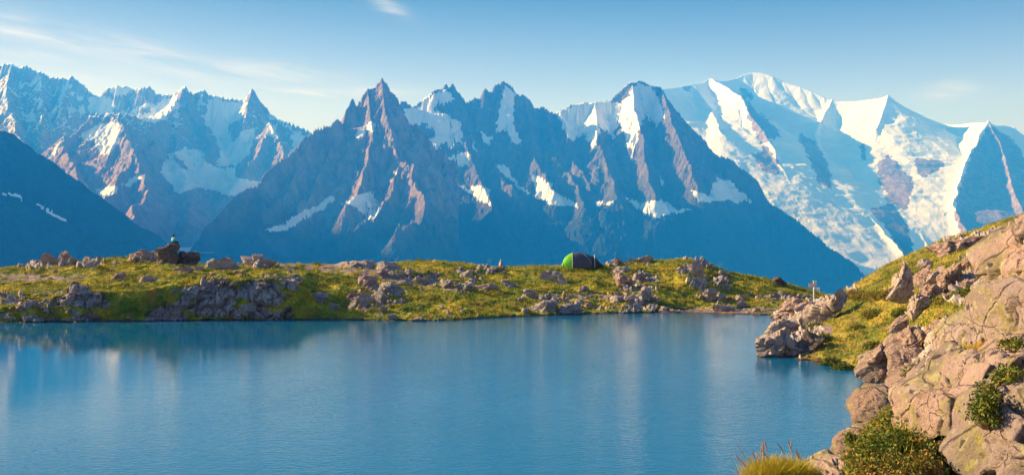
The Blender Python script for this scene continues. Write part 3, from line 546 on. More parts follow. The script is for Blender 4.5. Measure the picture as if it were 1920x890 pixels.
def near_rock(px, py, D, x, nz, h):
    r = poly_mask(px, py, x, h*1.6+D*.25, NROCKP, 10, 8, 80)
    n = fbm2(x/2.6, (D+h*2)/2.2, 4, 87, .6)
    near = 1-sst(14, 24, D)
    rr = sst(.3, .6, .62*r+.8*n+.5*np.clip(.6-nz, 0, 1)+.05)*(.3+.7*r)
    rr = np.where(near > .5, sst(-.1, .2, n+.25*fbm2(x/.5, D/.5, 3, 88)), rr)
    g = poly_mask(px, py, x, D*.4, [[(1520, 612), (1562, 612), (1560, 626), (1525, 628)], [(1755, 500), (1772, 498), (1762, 522), (1752, 520)], [(1730, 545), (1745, 540), (1735, 560)]], 5, 3, 84)
    return rr, g*(1-rr)
near_u = np.concatenate([np.linspace(-300, 1360, 160), np.linspace(1362, 1960, 620), np.linspace(1966, 2700, 70)]); near_D = np.exp(np.concatenate([np.linspace(math.log(2.6), math.log(34), 210), np.linspace(math.log(34.2), math.log(125), 560)]))
nearP, nearR, nearG, nearN = displace('hillside', near_h, near_u, near_D, near_rock, m_near_ground, 90, (.30, .10, .8, .7), 'steep grassy hillside running down to the lake')

# the same bank carried on behind and to the right of the camera
bx_ = np.linspace(-40, 130, 300); by_ = np.concatenate([np.linspace(-35, 30, 160), np.linspace(30.6, 135, 150)]); XX, YY = np.meshgrid(bx_, by_)
Dq = np.maximum(YY, 3.2); uq = 960+XX/Dq*F; uc = np.clip(uq, -280, 2680); ex_ = XX-(uc-960)/F*Dq
hb = near_h(uc.ravel().astype(np.float32), Dq.ravel().astype(np.float32)).reshape(XX.shape)+np.where(ex_ > 0, .22*ex_, .5*ex_)+np.where(YY < 3.2, -.12*(YY-3.2)*(XX > 0), 0)
ins = (uq > -250) & (uq < 2650) & (YY > 3.4); hb = hb-.6*sst(2520, 2250, uq)*sst(3.6, 5, YY)*(uq > -250)+.16*sst(2520, 2620, uq)+.25*fbm2(XX/4, YY/4, 3, 222)*sst(2800, 3600, uq); hb = np.maximum(hb, -4)
P_ = np.stack([XX, YY, hb], -1).reshape(-1, 3); z0a = np.zeros(len(P_))
tag(mesh_np('bank', P_, grid_faces(len(by_), len(bx_)), m_near_ground, smooth=True, attrs={'rock': ('FLOAT', sst(.1, .3, fbm2(P_[:, 0]/3, P_[:, 1]/3, 4, 223))), 'gravel': ('FLOAT', z0a), 'dry': ('FLOAT', fbm2(P_[:, 0]/5, P_[:, 1]/5, 3, 224))}), 'grassy bank behind and beside the near boulders', kind='structure')

# ------------------------------------------------------------------ grass (uncountable)
def leaf_mat(name, cols, trans=.15, rough=.6):
    b = NB(name); v = b.attr('tone'); n = b.n('ShaderNodeValToRGB'); e = n.color_ramp.elements
    while len(e) < len(cols): e.new(.5)
    for i, c in enumerate(cols): e[i].position = i/(len(cols)-1); e[i].color = (*c, 1)
    b.l(v, n.inputs[0]); m = b.fin(n.outputs[0], rough)
    t = b.n('ShaderNodeBsdfTranslucent'); b.l(n.outputs[0], t.inputs[0]); mx = b.n('ShaderNodeMixShader'); mx.inputs[0].default_value = trans
    b.l(b.b.outputs[0], mx.inputs[1]); b.l(t.outputs[0], mx.inputs[2]); b.l(mx.outputs[0], b.out.inputs[0]); return m
m_grass = leaf_mat('grass_blades', [(.07, .13, .012), (.22, .27, .02), (.55, .45, .04), (.52, .30, .05)])
m_bush = leaf_mat('shrub_leaves', [(.035, .07, .012), (.09, .14, .018), (.22, .23, .035), (.30, .17, .045), (.36, .06, .035)])
def blades(name, base, hgt, wid, tone, mat, rs, lean=.5, parent=None):
    """curved tapering blades, two faces each, rooted at base"""
    n = len(base); a = rs.uniform(0, 2*np.pi, n); dx = np.stack([np.cos(a), np.sin(a), 0*a], -1); b_ = rs.uniform(0, 2*np.pi, n); ld = np.stack([np.cos(b_), np.sin(b_), 0*b_], -1)*(rs.uniform(.1, 1, n)*lean*hgt)[:, None]
    up = np.array([0, 0, 1.]); w_ = (dx*wid[:, None])
    v0 = base-w_; v1 = base+w_; m = base+up*hgt[:, None]*.55+ld*.3; v2 = m+w_*.8; v3 = m-w_*.8; t = base+up*hgt[:, None]+ld
    V = np.stack([v0, v1, v2, v3, t, t+w_*.1], 1).reshape(-1, 3); i = np.arange(n)[:, None]*6
    Fc = np.concatenate([i+np.array([[0, 1, 2, 3]]), i+np.array([[3, 2, 5, 4]])])
    return mesh_np(name, V, Fc, mat, parent, smooth=True, attrs={'tone': ('FLOAT', np.repeat(np.clip(tone, 0, 1), 6))})
def sow(P, mask, n, rs, wgt=None):
    nD, nu, _ = P.shape; p = mask.ravel().astype(float)
    area = (np.linalg.norm(np.gradient(P, axis=1), axis=2)*np.linalg.norm(np.gradient(P, axis=0), axis=2)).ravel(); p = p*area; p /= p.sum()
    i = rs.choice(nD*nu, n, p=p); Pf = P.reshape(-1, 3); g1 = np.gradient(P, axis=1).reshape(-1, 3); g0 = np.gradient(P, axis=0).reshape(-1, 3)
    return (Pf[i]+g1[i]*rs.uniform(-.5, .5, n)[:, None]+g0[i]*rs.uniform(-.5, .5, n)[:, None]).astype(float)
def grass_on(name, P, Rk, Gv, n, lo, hi, wd, seed, label, vis=None):
    rs = np.random.RandomState(seed); m = (1-Rk)*(1-Gv)*(P[..., 2] > .12)
    if vis is not None: m = m*vis
    c = sow(P, m, n//7, rs); c = np.repeat(c, 7, 0)+np.concatenate([rs.normal(0, wd*5, (n//7*7, 2)), np.zeros((n//7*7, 1))], 1)
    pt = (.5+.9*fbm2(c[:, 0]/3, c[:, 1]/3, 3, seed+2)+.5*fbm2(c[:, 0]/.6, c[:, 1]/.6, 2, seed+3)); tl = np.repeat(rs.uniform(lo, hi, n//7), 7)*(.7+.6*rs.rand(n//7*7))
    c[:, 2] -= .02
    o = blades(name, c, tl, np.full(len(c), wd), .12+.62*pt+rs.normal(0, .1, len(c)), m_grass, rs, .8)
    tag(o, label, kind='stuff')
grass_on('grass', farP, farR, farG, 190000, .08, .24, .022, 5, 'short yellow and green alpine grass on the far bank')
visn = ((nearP[..., 1] > 30) & (np.arange(len(near_u))[None, :] > 155)).astype(float)
grass_on('grass', nearP, nearR, nearG, 200000, .07, .24, .014, 6, 'green and yellow alpine grass on the right hillside', visn)
# ------------------------------------------------------------------ boulders and outcrops
_ico = {}
def ico(s):
    if s not in _ico:
        bm = bmesh.new(); bmesh.ops.create_icosphere(bm, subdivisions=s, radius=1)
        _ico[s] = (np.array([v.co for v in bm.verts], np.float32), np.array([[v.index for v in f.verts] for f in bm.faces], np.int32)); bm.free()
    return _ico[s]
def boulder_mat(name, sc, colA, colB, dark, lichen=0.0, moss=0.0):
    b = NB(name)
    c = b.mix(b.rng(b.noise(.9*sc, 6, .65), .38, .62), colA, colB)
    c = b.mix(b.rng(b.noise(3.2*sc, 7, .75), .52, .7, 0, .7), c, dark)
    if lichen:
        wv = b.coord(); wn = b.n('ShaderNodeTexNoise'); wn.inputs['Scale'].default_value = 5*sc; wn.inputs['Detail'].default_value = 4; b.l(wv, wn.inputs['Vector'])
        def warped(sc3, amt=.06):
            v = b.n('ShaderNodeVectorMath', operation='MULTIPLY_ADD'); b.l(wn.outputs['Color'], v.inputs[0]); v.inputs[1].default_value = (amt, amt, amt); b.l(b.coord(sc3), v.inputs[2]); return v.outputs[0]
        l1 = b.rng(b.math('ADD', b.noise(1.3*sc, 5, .65), b.math('MULTIPLY', b.noise(9*sc, 5, .8), .34)), .665, .72)
        c = b.mix(b.math('MULTIPLY', l1, lichen*.75), c, (.42, .37, .16))
        c = b.mix(b.math('MULTIPLY', b.rng(b.noise(.55*sc, 4, .6), .5, .6), .55), c, (.20, .165, .17))
        for sc3, vs_, r0, thr, col, am in (((1, 1, 1), 2.1, .27, .45, (.55, .49, .27), .9), ((1.13, .91, 1.07), 3.1, .25, .46, (.07, .06, .06), .9), ((.93, 1.1, 1.2), 5.5, .28, .47, (.60, .54, .46), .7), ((1.2, 1.0, .9), 4.2, .26, .47, (.44, .40, .12), .9)):
            v = warped(sc3); m_ = b.math('MULTIPLY', b.rng(b.voro(vs_*sc, v), r0, r0-.05), b.rng(b.noise(1.7*sc, 3, .5, v), thr, thr+.05)); c = b.mix(b.math('MULTIPLY', m_, am*min(1, lichen*1.2)), c, col)
    c = b.mix(b.rng(b.noise(14*sc, 5, .8), .54, .68, 0, .75), c, tuple(v*.7 for v in dark))
    c = b.mix(b.rng(b.noise(26*sc, 3, .8), .58, .68, 0, .5), c, (.62, .56, .52))
    if moss: c = b.mix(b.math('MULTIPLY', b.rng(b.nz(), .55, .85), b.rng(b.noise(2*sc, 5, .7), .48, .6, 0, moss)), c, (.16, .15, .03))
    c = b.mix(b.rng(b.math('ADD', b.z(), b.math('MULTIPLY', b.noise(2*sc, 4, .7), .2)), .12, .32, .85, 0), c, (.05, .032, .028))
    cwv = b.n('ShaderNodeVectorMath', operation='MULTIPLY_ADD'); cn_ = b.n('ShaderNodeTexNoise'); cn_.inputs['Scale'].default_value = 1.6*sc; cn_.inputs['Detail'].default_value = 5; b.l(b.coord(), cn_.inputs['Vector'])
    b.l(cn_.outputs['Color'], cwv.inputs[0]); cwv.inputs[1].default_value = (.5/sc,)*3; b.l(b.coord((.8, 1, 1.35)), cwv.inputs[2])
    crack = b.math('MULTIPLY', b.rng(b.voro(.42*sc, cwv.outputs[0], 'DISTANCE_TO_EDGE'), 0, .018), b.math('MAXIMUM', b.rng(b.voro(1.5*sc, cwv.outputs[0], 'DISTANCE_TO_EDGE'), 0, .022), b.rng(b.noise(.9*sc, 3, .5), .46, .5)))
    c = b.mix(b.math('MULTIPLY', b.math('SUBTRACT', 1.0, crack), .5), c, tuple(v*.35 for v in dark))
    b.bump(b.math('ADD', b.math('ADD', b.math('MULTIPLY', b.noise(2.4*sc, 10, .78), .7), b.math('MULTIPLY', b.noise(16*sc, 6, .8), .34)), b.math('MULTIPLY', crack, .3)), 1.0, .22/sc)
    return b.fin(c, .88)
m_b_far = boulder_mat('grey_boulder', 1.3, (.46, .41, .38), (.31, .275, .265), (.10, .085, .08), 0, .35)
m_b_pale = boulder_mat('pale_boulder', 1.3, (.50, .41, .36), (.37, .30, .265), (.16, .12, .11), 0, .1)
m_b_dark = boulder_mat('dark_boulder', 1.3, (.19, .15, .13), (.13, .105, .10), (.05, .042, .04), 0, .2)
m_b_pink = boulder_mat('pink_boulder', 1.2, (.50, .36, .31), (.38, .26, .235), (.15, .11, .10), 0, .15)
m_b_near = boulder_mat('lichen_boulder', 2.6, (.58, .41, .365), (.43, .31, .29), (.13, .09, .085), 1.0, 0)
m_b_near2 = boulder_mat('grey_lichen_boulder', 2.3, (.50, .39, .36), (.38, .29, .275), (.11, .085, .085), .9, 0)
m_b_mid = boulder_mat('mid_boulder', 1.7, (.40, .27, .235), (.28, .19, .17), (.10, .07, .065), .35, .1)
MATS = {'g': m_b_far, 'p': m_b_pale, 'd': m_b_dark, 'k': m_b_pink, 'n': m_b_near, 'h': m_b_near2, 'm': m_b_mid}
def star_radius(poly, cx, cy, th):
    P = np.array(poly, float)-[cx, cy]; r = np.full(th.shape, 1e-3); c = np.cos(th); s_ = np.sin(th)
    for i in range(len(P)):
        a = P[i]; b_ = P[(i+1) % len(P)]; e = b_-a; den = c*e[1]-s_*e[0]
        with np.errstate(divide='ignore', invalid='ignore'):
            t = (a[0]*e[1]-a[1]*e[0])/den; q = (a[0]*s_-a[1]*c)/den
        ok = (np.abs(den) > 1e-9) & (t > 0) & (q >= -1e-6) & (q <= 1+1e-6)
        r = np.where(ok, np.maximum(r, t), r)
    return r
def rock(px_outline, D, label, mat='g', T=None, sub=4, seed=0, rough=1.0, name='boulder', cat='boulder', group=None, cuts=9, sink=.0, tilt=0., pz=.62, cracks=1.0, cut=(70, 91), shrink=1.0):
    """a boulder whose face has the given outline when seen from the lake's near bank, with real depth, broken facets and cracks"""
    P0 = np.array([((x-960)/F*D, CH+(HY-y)/F*D) for x, y in px_outline])
    if sink: P0[:, 1] = np.where(P0[:, 1] < np.median(P0[:, 1]), P0[:, 1]-sink, P0[:, 1])
    # area centroid
    x, y = P0[:, 0], P0[:, 1]; xn, yn = np.roll(x, -1), np.roll(y, -1); cr = x*yn-xn*y; A = cr.sum()/2
    cx = ((x+xn)*cr).sum()/(6*A); cz = ((y+yn)*cr).sum()/(6*A)
    P0 = (P0-[cx, cz])*shrink+[cx, cz]; w_, h_ = np.ptp(x), np.ptp(y); size = math.sqrt(w_*h_); T = T or max(.75*size, .5*max(w_, h_)); rs = np.random.RandomState(seed+11)
    d, Fc = ico(sub); d = d.astype(float)
    th = np.arctan2(d[:, 2], d[:, 0]); rho = np.hypot(d[:, 0], d[:, 2])
    # rounded corners: average the radius over a small fan
    Rr = np.mean([star_radius(P0, cx, cz, th+o_) for o_ in (-.07, 0, .07)], 0)
    k = rho**pz
    V = np.stack([Rr*k*np.cos(th), np.sign(d[:, 1])*np.abs(d[:, 1])**.8*T/2, Rr*k*np.sin(th)], -1)
    for _ in range(cuts):
        n = rs.normal(size=3); n[1] = -abs(n[1])*1.3-.25 if rs.rand() < .75 else abs(n[1]); n[2] = n[2]*.8+.15; n /= np.linalg.norm(n)
        pr = V@n; dd = np.percentile(pr, rs.uniform(*cut)); ex = np.maximum(pr-dd, 0); V -= n[None]*(ex*.97)[:, None]
    for ax_ in (0, 2):
        full = Rr*k*(np.cos(th) if ax_ == 0 else np.sin(th)); lo0, hi0 = full.min(), full.max(); lo1, hi1 = V[:, ax_].min(), V[:, ax_].max(); V[:, ax_] = lo0+(V[:, ax_]-lo1)*(hi0-lo0)/(hi1-lo1)
    if tilt: V[:, 1] += tilt*V[:, 2]
    Vf = (V+[cx, D, cz]).astype(np.float32); nr = V/np.maximum(np.linalg.norm(V, axis=1), 1e-6)[:, None]
    q = fbm3(Vf+seed*3.7, 1.3/size, 3, seed, .5)*4; fl = np.floor(q); qb = (fl+sst(.35, .65, q-fl))/4
    e1, v1, t1 = voro3(Vf*np.array([1, 1, 1.3], np.float32)+.10*size*np.stack([n3(Vf, 2/size, seed+31), n3(Vf, 2/size, seed+32), n3(Vf, 2/size, seed+33)], -1), 1.9/size, seed+60)
    e2, v2, t2 = voro3(Vf, 5.5/size, seed+70)
    blk = cracks*size*(.085*(v1-.5)+.15*t1-.06*np.exp(-(e1/.04)**2)+.03*(v2-.5)+.06*t2-.012*np.exp(-(e2/.07)**2))
    disp = blk+size*rough*(.05*qb+.030*fbm3(Vf, 2.6/size, 5, seed+3, .6, True)+.012*fbm3(Vf, 14/size, 3, seed+5, .6))
    cw = np.abs(n3(Vf+9.1, 1.15/size, seed+7)+.15*n3(Vf, 5/size, seed+8)); cw2 = np.abs(n3(Vf*np.array([1, 1, 1.8], np.float32), 2.2/size, seed+17)+.1*n3(Vf, 9/size, seed+18))
    disp -= cracks*size*(.05*np.exp(-(cw/.03)**2)+.02*np.exp(-(cw2/.03)**2))
    V = V+nr*disp[:, None]
    o = mesh_np(name, V, Fc, MATS[mat], smooth=sub >= 6); o.location = (cx, D, cz)
    if sub < 5: pass
    return tag(o, label, cat, group)
def ground_at(hf, px, py, D0, D1):
    D = np.linspace(D0, D1, 800); z = hf(np.full(800, px, np.float32), D.astype(np.float32)); hit = np.nonzero(z >= CH+(HY-py)/F*D)[0]
    return float(D[hit[0]]) if len(hit) else None
def far_rock_obj(px_outline, label, mat='g', seed=0, grp='boulders along the far bank', D=None, **kw):
    P = np.array(px_outline, float); xb = P[:, 0].mean(); yb = P[:, 1].max()
    w_ = np.ptp(P[:, 0])/F*95
    if D is None:
        D = ground_at(far_h, xb, yb-2, 74, 118)
        D = (D if D else 98)+.22*w_
    return rock(px_outline, D, label, mat, sub=4, seed=seed, sink=.25 if w_ > 1.4 else .10, group=grp, **kw)
FR = [
 ('k', [(75, 492), (78, 477), (88, 472), (100, 477), (108, 480), (106, 492), (90, 495)], 'lumpy pinkish rock forming the left half of the crag at the upper left skyline', 103),
 ('k', [(106, 489), (108, 478), (116, 471), (126, 474), (133, 481), (128, 493), (112, 493)], 'rounded rock topping the crag at the upper left skyline', 102.5),
 ('g', [(128, 496), (130, 481), (142, 483), (145, 494), (135, 499)], 'upright grey block leaning on the right side of the upper left crag', 101),
 ('g', [(107, 503), (112, 489), (126, 486), (128, 498), (119, 505)], 'squarish grey boulder at the front foot of the upper left crag', 100),
 ('k', [(93, 514), (98, 506), (110, 508), (111, 515), (100, 517)], 'low flat stone between the pink path and the upper left crag', 97),
 ('g', [(145, 502), (150, 488), (160, 484), (175, 489), (190, 498), (186, 504)], 'long shaded rock running right from the upper left crag', 101.5),
 ('p', [(206, 498), (211, 487), (220, 488), (224, 499), (217, 503)], 'small pale pointed rock alone on the grass left of the seated person', 98),
 ('k', [(198, 526), (204, 516), (236, 511), (235, 519), (220, 528)], 'flat purple-grey slab in yellow grass above the left cliff', None),
 ('d', [(127, 539), (129, 530), (141, 528), (153, 533), (152, 539)], 'small dark humped rock on the lip of the left cliff', None),
 ('k', [(236, 492), (245, 480), (262, 474), (290, 470), (293, 492), (262, 495)], 'low purplish outcrop left of the rock the person sits on', 99.5),
 ('d', [(291, 490), (291, 470), (297, 464), (306, 464), (317, 460), (333, 458), (335, 470), (333, 486), (328, 496), (310, 494)], 'tall dark cracked rock with the person sitting on its top', 97),
 ('d', [(331, 499), (331, 475), (338, 472), (350, 473), (368, 474), (370, 485), (370, 502), (352, 503)], 'blocky dark brown boulder with a flat top beside the seated person', 97.6),
 ('g', [(371, 510), (376, 500), (384, 494), (398, 490), (412, 486), (434, 485), (447, 495), (453, 509), (427, 517), (393, 518)], 'broad rounded grey boulder sunlit on its left on the skyline', 94),
 ('p', [(362, 514), (366, 502), (374, 498), (382, 504), (382, 515), (370, 518)], 'small pale stone touching the left end of the broad grey boulder', 93),
 ('p', [(449, 496), (454, 481), (464, 479), (484, 482), (503, 487), (516, 494), (514, 501), (487, 503), (462, 503)], 'wedge of cream rock with a steep left end on the skyline', 96),
 ('k', [(331, 510), (338, 502), (350, 499), (364, 502), (364, 512), (348, 513)], 'crumbled pink rock just below the flat-topped dark boulder', None),
 ('k', [(250, 533), (262, 521), (278, 518), (292, 520), (294, 527), (274, 534)], 'oval purple rock sunk in grass above the middle of the left cliff', None),
 ('g', [(271, 599), (276, 581), (284, 574), (293, 573), (297, 596), (288, 602)], 'pale wedge block at the left foot of the big bank cliff', 80.6),
 ('g', [(296, 598), (297, 583), (306, 578), (316, 577), (324, 588), (318, 600)], 'blue-grey block at the waterline right of the wedge block', 80.6),
 ('g', [(303, 561), (312, 556), (327, 564), (331, 584), (323, 590), (309, 572)], 'slanting pale buttress in the big bank cliff', 82.2),
 ('g', [(296, 560), (302, 546), (317, 541), (330, 545), (326, 560), (310, 566)], 'upper left corner block of the big bank cliff', 83),
 ('g', [(330, 562), (333, 545), (342, 541), (369, 538), (365, 557), (347, 566)], 'wide square block in the top course of the big bank cliff', 83),
 ('g', [(332, 588), (336, 568), (352, 566), (362, 577), (354, 592)], 'cracked block low in the middle of the big bank cliff', 81.5),
 ('g', [(372, 560), (378, 540), (396, 536), (404, 552), (396, 568), (380, 570)], 'mottled block in the big bank cliff partly grown over with grass', 82.5),
 ('g', [(376, 592), (380, 576), (394, 572), (402, 584), (396, 596)], 'small grey block near the water under the mottled block', 80.8),
 ('g', [(412, 582), (414, 566), (430, 560), (434, 574), (428, 586)], 'blue-grey stone low on the bank between the two cliffs', 81.6),
 ('g', [(442, 537), (443, 527), (456, 521), (470, 527), (468, 538), (452, 541)], 'rounded block at the upper left of the blue-grey crag', 83.2),
 ('g', [(468, 547), (470, 531), (482, 526), (490, 534), (488, 549), (478, 553)], 'narrow block wedged inside the blue-grey crag', 82.8),
 ('g', [(484, 550), (487, 537), (494, 525), (510, 519), (525, 519), (535, 541), (524, 552), (503, 556)], 'largest smooth face of the blue-grey crag over the water', 83),
 ('g', [(527, 541), (526, 522), (540, 519), (550, 521), (557, 528), (545, 543), (537, 547)], 'right shoulder block of the blue-grey crag', 83.6),
 ('g', [(514, 564), (517, 554), (538, 551), (540, 564), (528, 571)], 'small pale block hanging below the blue-grey crag', 82.3),
 ('g', [(445, 580), (449, 566), (460, 563), (466, 568), (463, 582), (452, 585)], 'spotted stone in shade below the left side of the blue-grey crag', 81.3),
 ('g', [(504, 583), (508, 574), (524, 568), (528, 575), (520, 586)], 'pale rubble stone in dark grass under the blue-grey crag', 81.3),
 ('g', [(576, 564), (580, 555), (595, 551), (611, 548), (615, 560), (604, 568), (588, 568)], 'violet-grey outcrop in bright grass left of the leaning slabs', None),
 ('g', [(616, 577), (620, 568), (634, 566), (637, 578), (626, 583)], 'small rock low in bright grass near the leaning slabs', None),
 ('p', [(651, 577), (664, 562), (678, 549), (692, 551), (694, 564), (680, 578), (663, 582)], 'large pale slab leaning left with a sharp upper edge', None),
 ('k', [(648, 561), (660, 543), (668, 543), (664, 556), (656, 566)], 'thin slab leaning parallel behind the large pale slab', None),
 ('g', [(693, 566), (693, 552), (708, 550), (711, 562), (702, 569)], 'grey block set against the right end of the large pale slab', None),
 ('k', [(667, 524), (672, 519), (686, 518), (700, 515), (710, 535), (700, 541), (687, 537), (675, 535)], 'big angular boulder with a pink left face above the leaning slabs', None),
 ('g', [(708, 534), (714, 528), (734, 529), (757, 542), (753, 551), (732, 547), (713, 541)], 'long blue-green boulder lying right of the pink-faced boulder', None),
 ('g', [(702, 546), (714, 541), (724, 552), (735, 572), (722, 573), (708, 560)], 'sloping grey slab below the long blue-green boulder', None),
 ('g', [(738, 569), (742, 561), (758, 560), (768, 566), (758, 573)], 'flat blue-grey slab in the dark green slope', None),
 ('p', [(785, 541), (789, 535), (796, 541), (797, 547), (789, 549)], 'small white stone on the sunlit yellow patch of the green slope', None),
 ('g', [(708, 582), (711, 577), (719, 573), (727, 577), (724, 585), (713, 588)], 'mottled rounded rock near the water below the leaning slabs', None),
 ('p', [(700, 592), (704, 587), (715, 586), (713, 594)], 'little flat pale stone beside the mottled rounded rock', None),
 ('p', [(686, 588), (689, 584), (695, 585), (694, 591)], 'tiny orange-lit stone on the flowery bank at the water', None),
 ('g', [(727, 603), (728, 591), (738, 588), (748, 592), (746, 603)], 'wet grey rock at the waterline below the dark green slope', None),
 ('k', [(770, 604), (774, 598), (786, 596), (799, 594), (800, 604)], 'low warm-lit rock sticking out into the water', 79.3),
 ('g', [(818, 580), (824, 571), (833, 573), (835, 582)], 'bluish stone in shade in the middle of the dark green slope', None),
 ('g', [(836, 586), (840, 578), (849, 587), (846, 592)], 'narrow pale stone right of the bluish stone', None),
 ('g', [(860, 586), (864, 580), (872, 584), (869, 589)], 'tiny pale stone near the right end of the dark green slope', None),
 ('p', [(598, 500), (612, 494), (640, 490), (664, 489), (696, 493), (702, 507), (668, 510), (630, 509)], 'long cream-coloured rock pavement on the middle skyline', 103),
 ('g', [(702, 504), (706, 497), (718, 492), (747, 493), (754, 502), (734, 511), (717, 509)], 'cracked grey outcrop at the right end of the cream rock pavement', 101.5),
 ('k', [(698, 512), (708, 505), (723, 506), (727, 514), (708, 517)], 'low pink rock beside the path below the cracked grey outcrop', None),
 ('p', [(741, 518), (747, 508), (759, 509), (763, 517), (753, 521)], 'white-topped block just right of the path end', None),
 ('g', [(772, 528), (780, 518), (796, 520), (802, 531), (788, 535)], 'blue-grey rock in the gully behind the green slope', None),
 ('g', [(822, 535), (830, 524), (846, 525), (852, 538), (836, 543)], 'shaded rock in the gully below the yellow knoll', None),
 ('g', [(858, 530), (862, 512), (874, 506), (884, 514), (882, 532), (870, 537)], 'upright shaded crag at the right end of the yellow knoll', 100),
 ('g', [(868, 546), (872, 532), (884, 531), (888, 543), (878, 549)], 'grey rock at the foot of the upright shaded crag', None),
 ('p', [(808, 492), (814, 487), (822, 488), (828, 492), (818, 495)], 'tiny white rock on the skyline above the yellow knoll', 107),
 ('g', [(890, 510), (901, 501), (918, 503), (937, 500), (949, 510), (935, 516), (907, 514)], 'low dark outcrop on the skyline between two yellow rises', 105.5),
 ('k', [(884, 541), (892, 536), (905, 535), (920, 533), (936, 538), (947, 546), (928, 549), (898, 547)], 'long low purple rock behind the grassy rim', None),
 ('p', [(938, 526), (948, 524), (962, 531), (977, 538), (974, 543), (956, 538)], 'pale slab slanting down to the right beside a dark hollow', None),
 ('p', [(1010, 516), (1015, 509), (1033, 508), (1050, 512), (1062, 520), (1061, 530), (1042, 533), (1026, 528)], 'large cream boulder with a pink right end left of the tent', None),
 ('p', [(982, 546), (994, 540), (1003, 546), (1010, 557), (1000, 562), (990, 555)], 'pale green angular block below the large cream boulder', None),
 ('g', [(994, 574), (1003, 566), (1018, 562), (1039, 567), (1048, 580), (1030, 589), (1006, 587)], 'broad mottled rock just above the water under the angular block', None),
 ('g', [(1046, 590), (1052, 578), (1074, 571), (1090, 578), (1078, 590), (1060, 594)], 'flat blue-grey slab sloping into the water below the pink scree', None),
 ('g', [(953, 596), (956, 589), (966, 588), (970, 596)], 'small pinkish stone at the waterline left of the mottled rock', None),
 ('g', [(1074, 546), (1082, 536), (1100, 536), (1108, 545), (1094, 551)], 'blue-grey rock at the left end of the scree band', None),
 ('p', [(1144, 497), (1150, 489), (1160, 485), (1171, 490), (1167, 499)], 'pointed pale rock on the skyline right of the tent', 112),
 ('p', [(1170, 496), (1190, 486), (1211, 480), (1218, 485), (1227, 489), (1222, 496), (1195, 498)], 'long white-topped slab tilted up on the skyline right of the tent', 113),
 ('g', [(1279, 488), (1284, 482), (1292, 483), (1302, 491), (1292, 496)], 'rounded grey rock on the highest point of the right knoll', 114.5),
 ('g', [(1142, 512), (1146, 503), (1162, 500), (1194, 503), (1194, 511), (1165, 514)], 'row of pale broken rock at the edge of the orange turf', None),
 ('k', [(1154, 528), (1158, 516), (1172, 511), (1186, 513), (1190, 528), (1178, 540), (1162, 541)], 'bulging pink rock in the middle of the right knoll', None),
 ('g', [(1185, 524), (1190, 509), (1206, 508), (1215, 516), (1213, 529), (1198, 534)], 'blue-grey rock joined to the right of the bulging pink rock', None),
 ('p', [(1168, 567), (1180, 556), (1192, 551), (1198, 560), (1188, 570)], 'folded pale slab low on the right knoll', None),
 ('p', [(1190, 560), (1200, 546), (1211, 537), (1222, 540), (1220, 556), (1206, 567)], 'bright ribbed rock standing up right of the folded pale slab', None),
 ('g', [(1185, 586), (1188, 572), (1198, 568), (1204, 578), (1198, 590)], 'bluish block over the water under the bright ribbed rock', None),
 ('g', [(1234, 582), (1240, 574), (1252, 573), (1257, 580), (1246, 585)], 'small pale rock at the back of the little beach', None),
 ('p', [(1250, 588), (1255, 581), (1265, 580), (1272, 584), (1271, 590)], 'cream and green stone on the left end of the pink beach', 90),
 ('g', [(1266, 510), (1280, 500), (1292, 496), (1300, 505), (1290, 514), (1275, 516)], 'left rib of the big outcrop on the right knoll', None),
 ('p', [(1288, 512), (1293, 497), (1302, 492), (1312, 494), (1320, 503), (1324, 518), (1306, 523)], 'pale rugged top of the big outcrop on the right knoll', None),
 ('g', [(1294, 535), (1300, 524), (1312, 521), (1326, 525), (1331, 539), (1312, 543)], 'rounded middle block of the big outcrop on the right knoll', None),
 ('g', [(1318, 560), (1322, 545), (1334, 537), (1344, 544), (1342, 562), (1330, 569)], 'lowest block of the big outcrop on the right knoll', None),
 ('g', [(1334, 537), (1336, 523), (1350, 518), (1360, 524), (1358, 536), (1346, 541)], 'bluish shoulder block right of the big outcrop', None),
 ('k', [(1368, 518), (1378, 513), (1392, 514), (1398, 518), (1386, 521)], 'flat pink rock catching the sun on the descending skyline', 114.5),
 ('d', [(1445, 526), (1453, 520), (1463, 520), (1472, 527), (1482, 540), (1462, 538), (1450, 533)], 'dark rounded rock on the descending right skyline', 113),
 ('p', [(1378, 562), (1383, 553), (1391, 551), (1400, 558), (1394, 568)], 'pale pointed stone above the right end of the beach', None),
 ('k', [(1378, 574), (1384, 567), (1394, 566), (1403, 573), (1400, 580)], 'pink block directly below the pale pointed stone', None),
 ('k', [(1334, 583), (1342, 572), (1356, 570), (1372, 573), (1384, 582), (1366, 587)], 'low pink ledge at the back of the beach', None),
 ('k', [(1410, 587), (1414, 578), (1426, 577), (1432, 586)], 'warm reddish stone at the right end of the beach', None),
 ('g', [(1458, 548), (1468, 544), (1478, 548), (1482, 555), (1466, 556)], 'grey rock in shade left of the signpost', None),
]
for i, (mt, ol, lab, D) in enumerate(FR):
    far_rock_obj(ol, lab, mt, seed=i*7+3, D=D, rough=1.1, **(dict(cut=(86, 96), pz=.5) if mt == 'd' else {}))
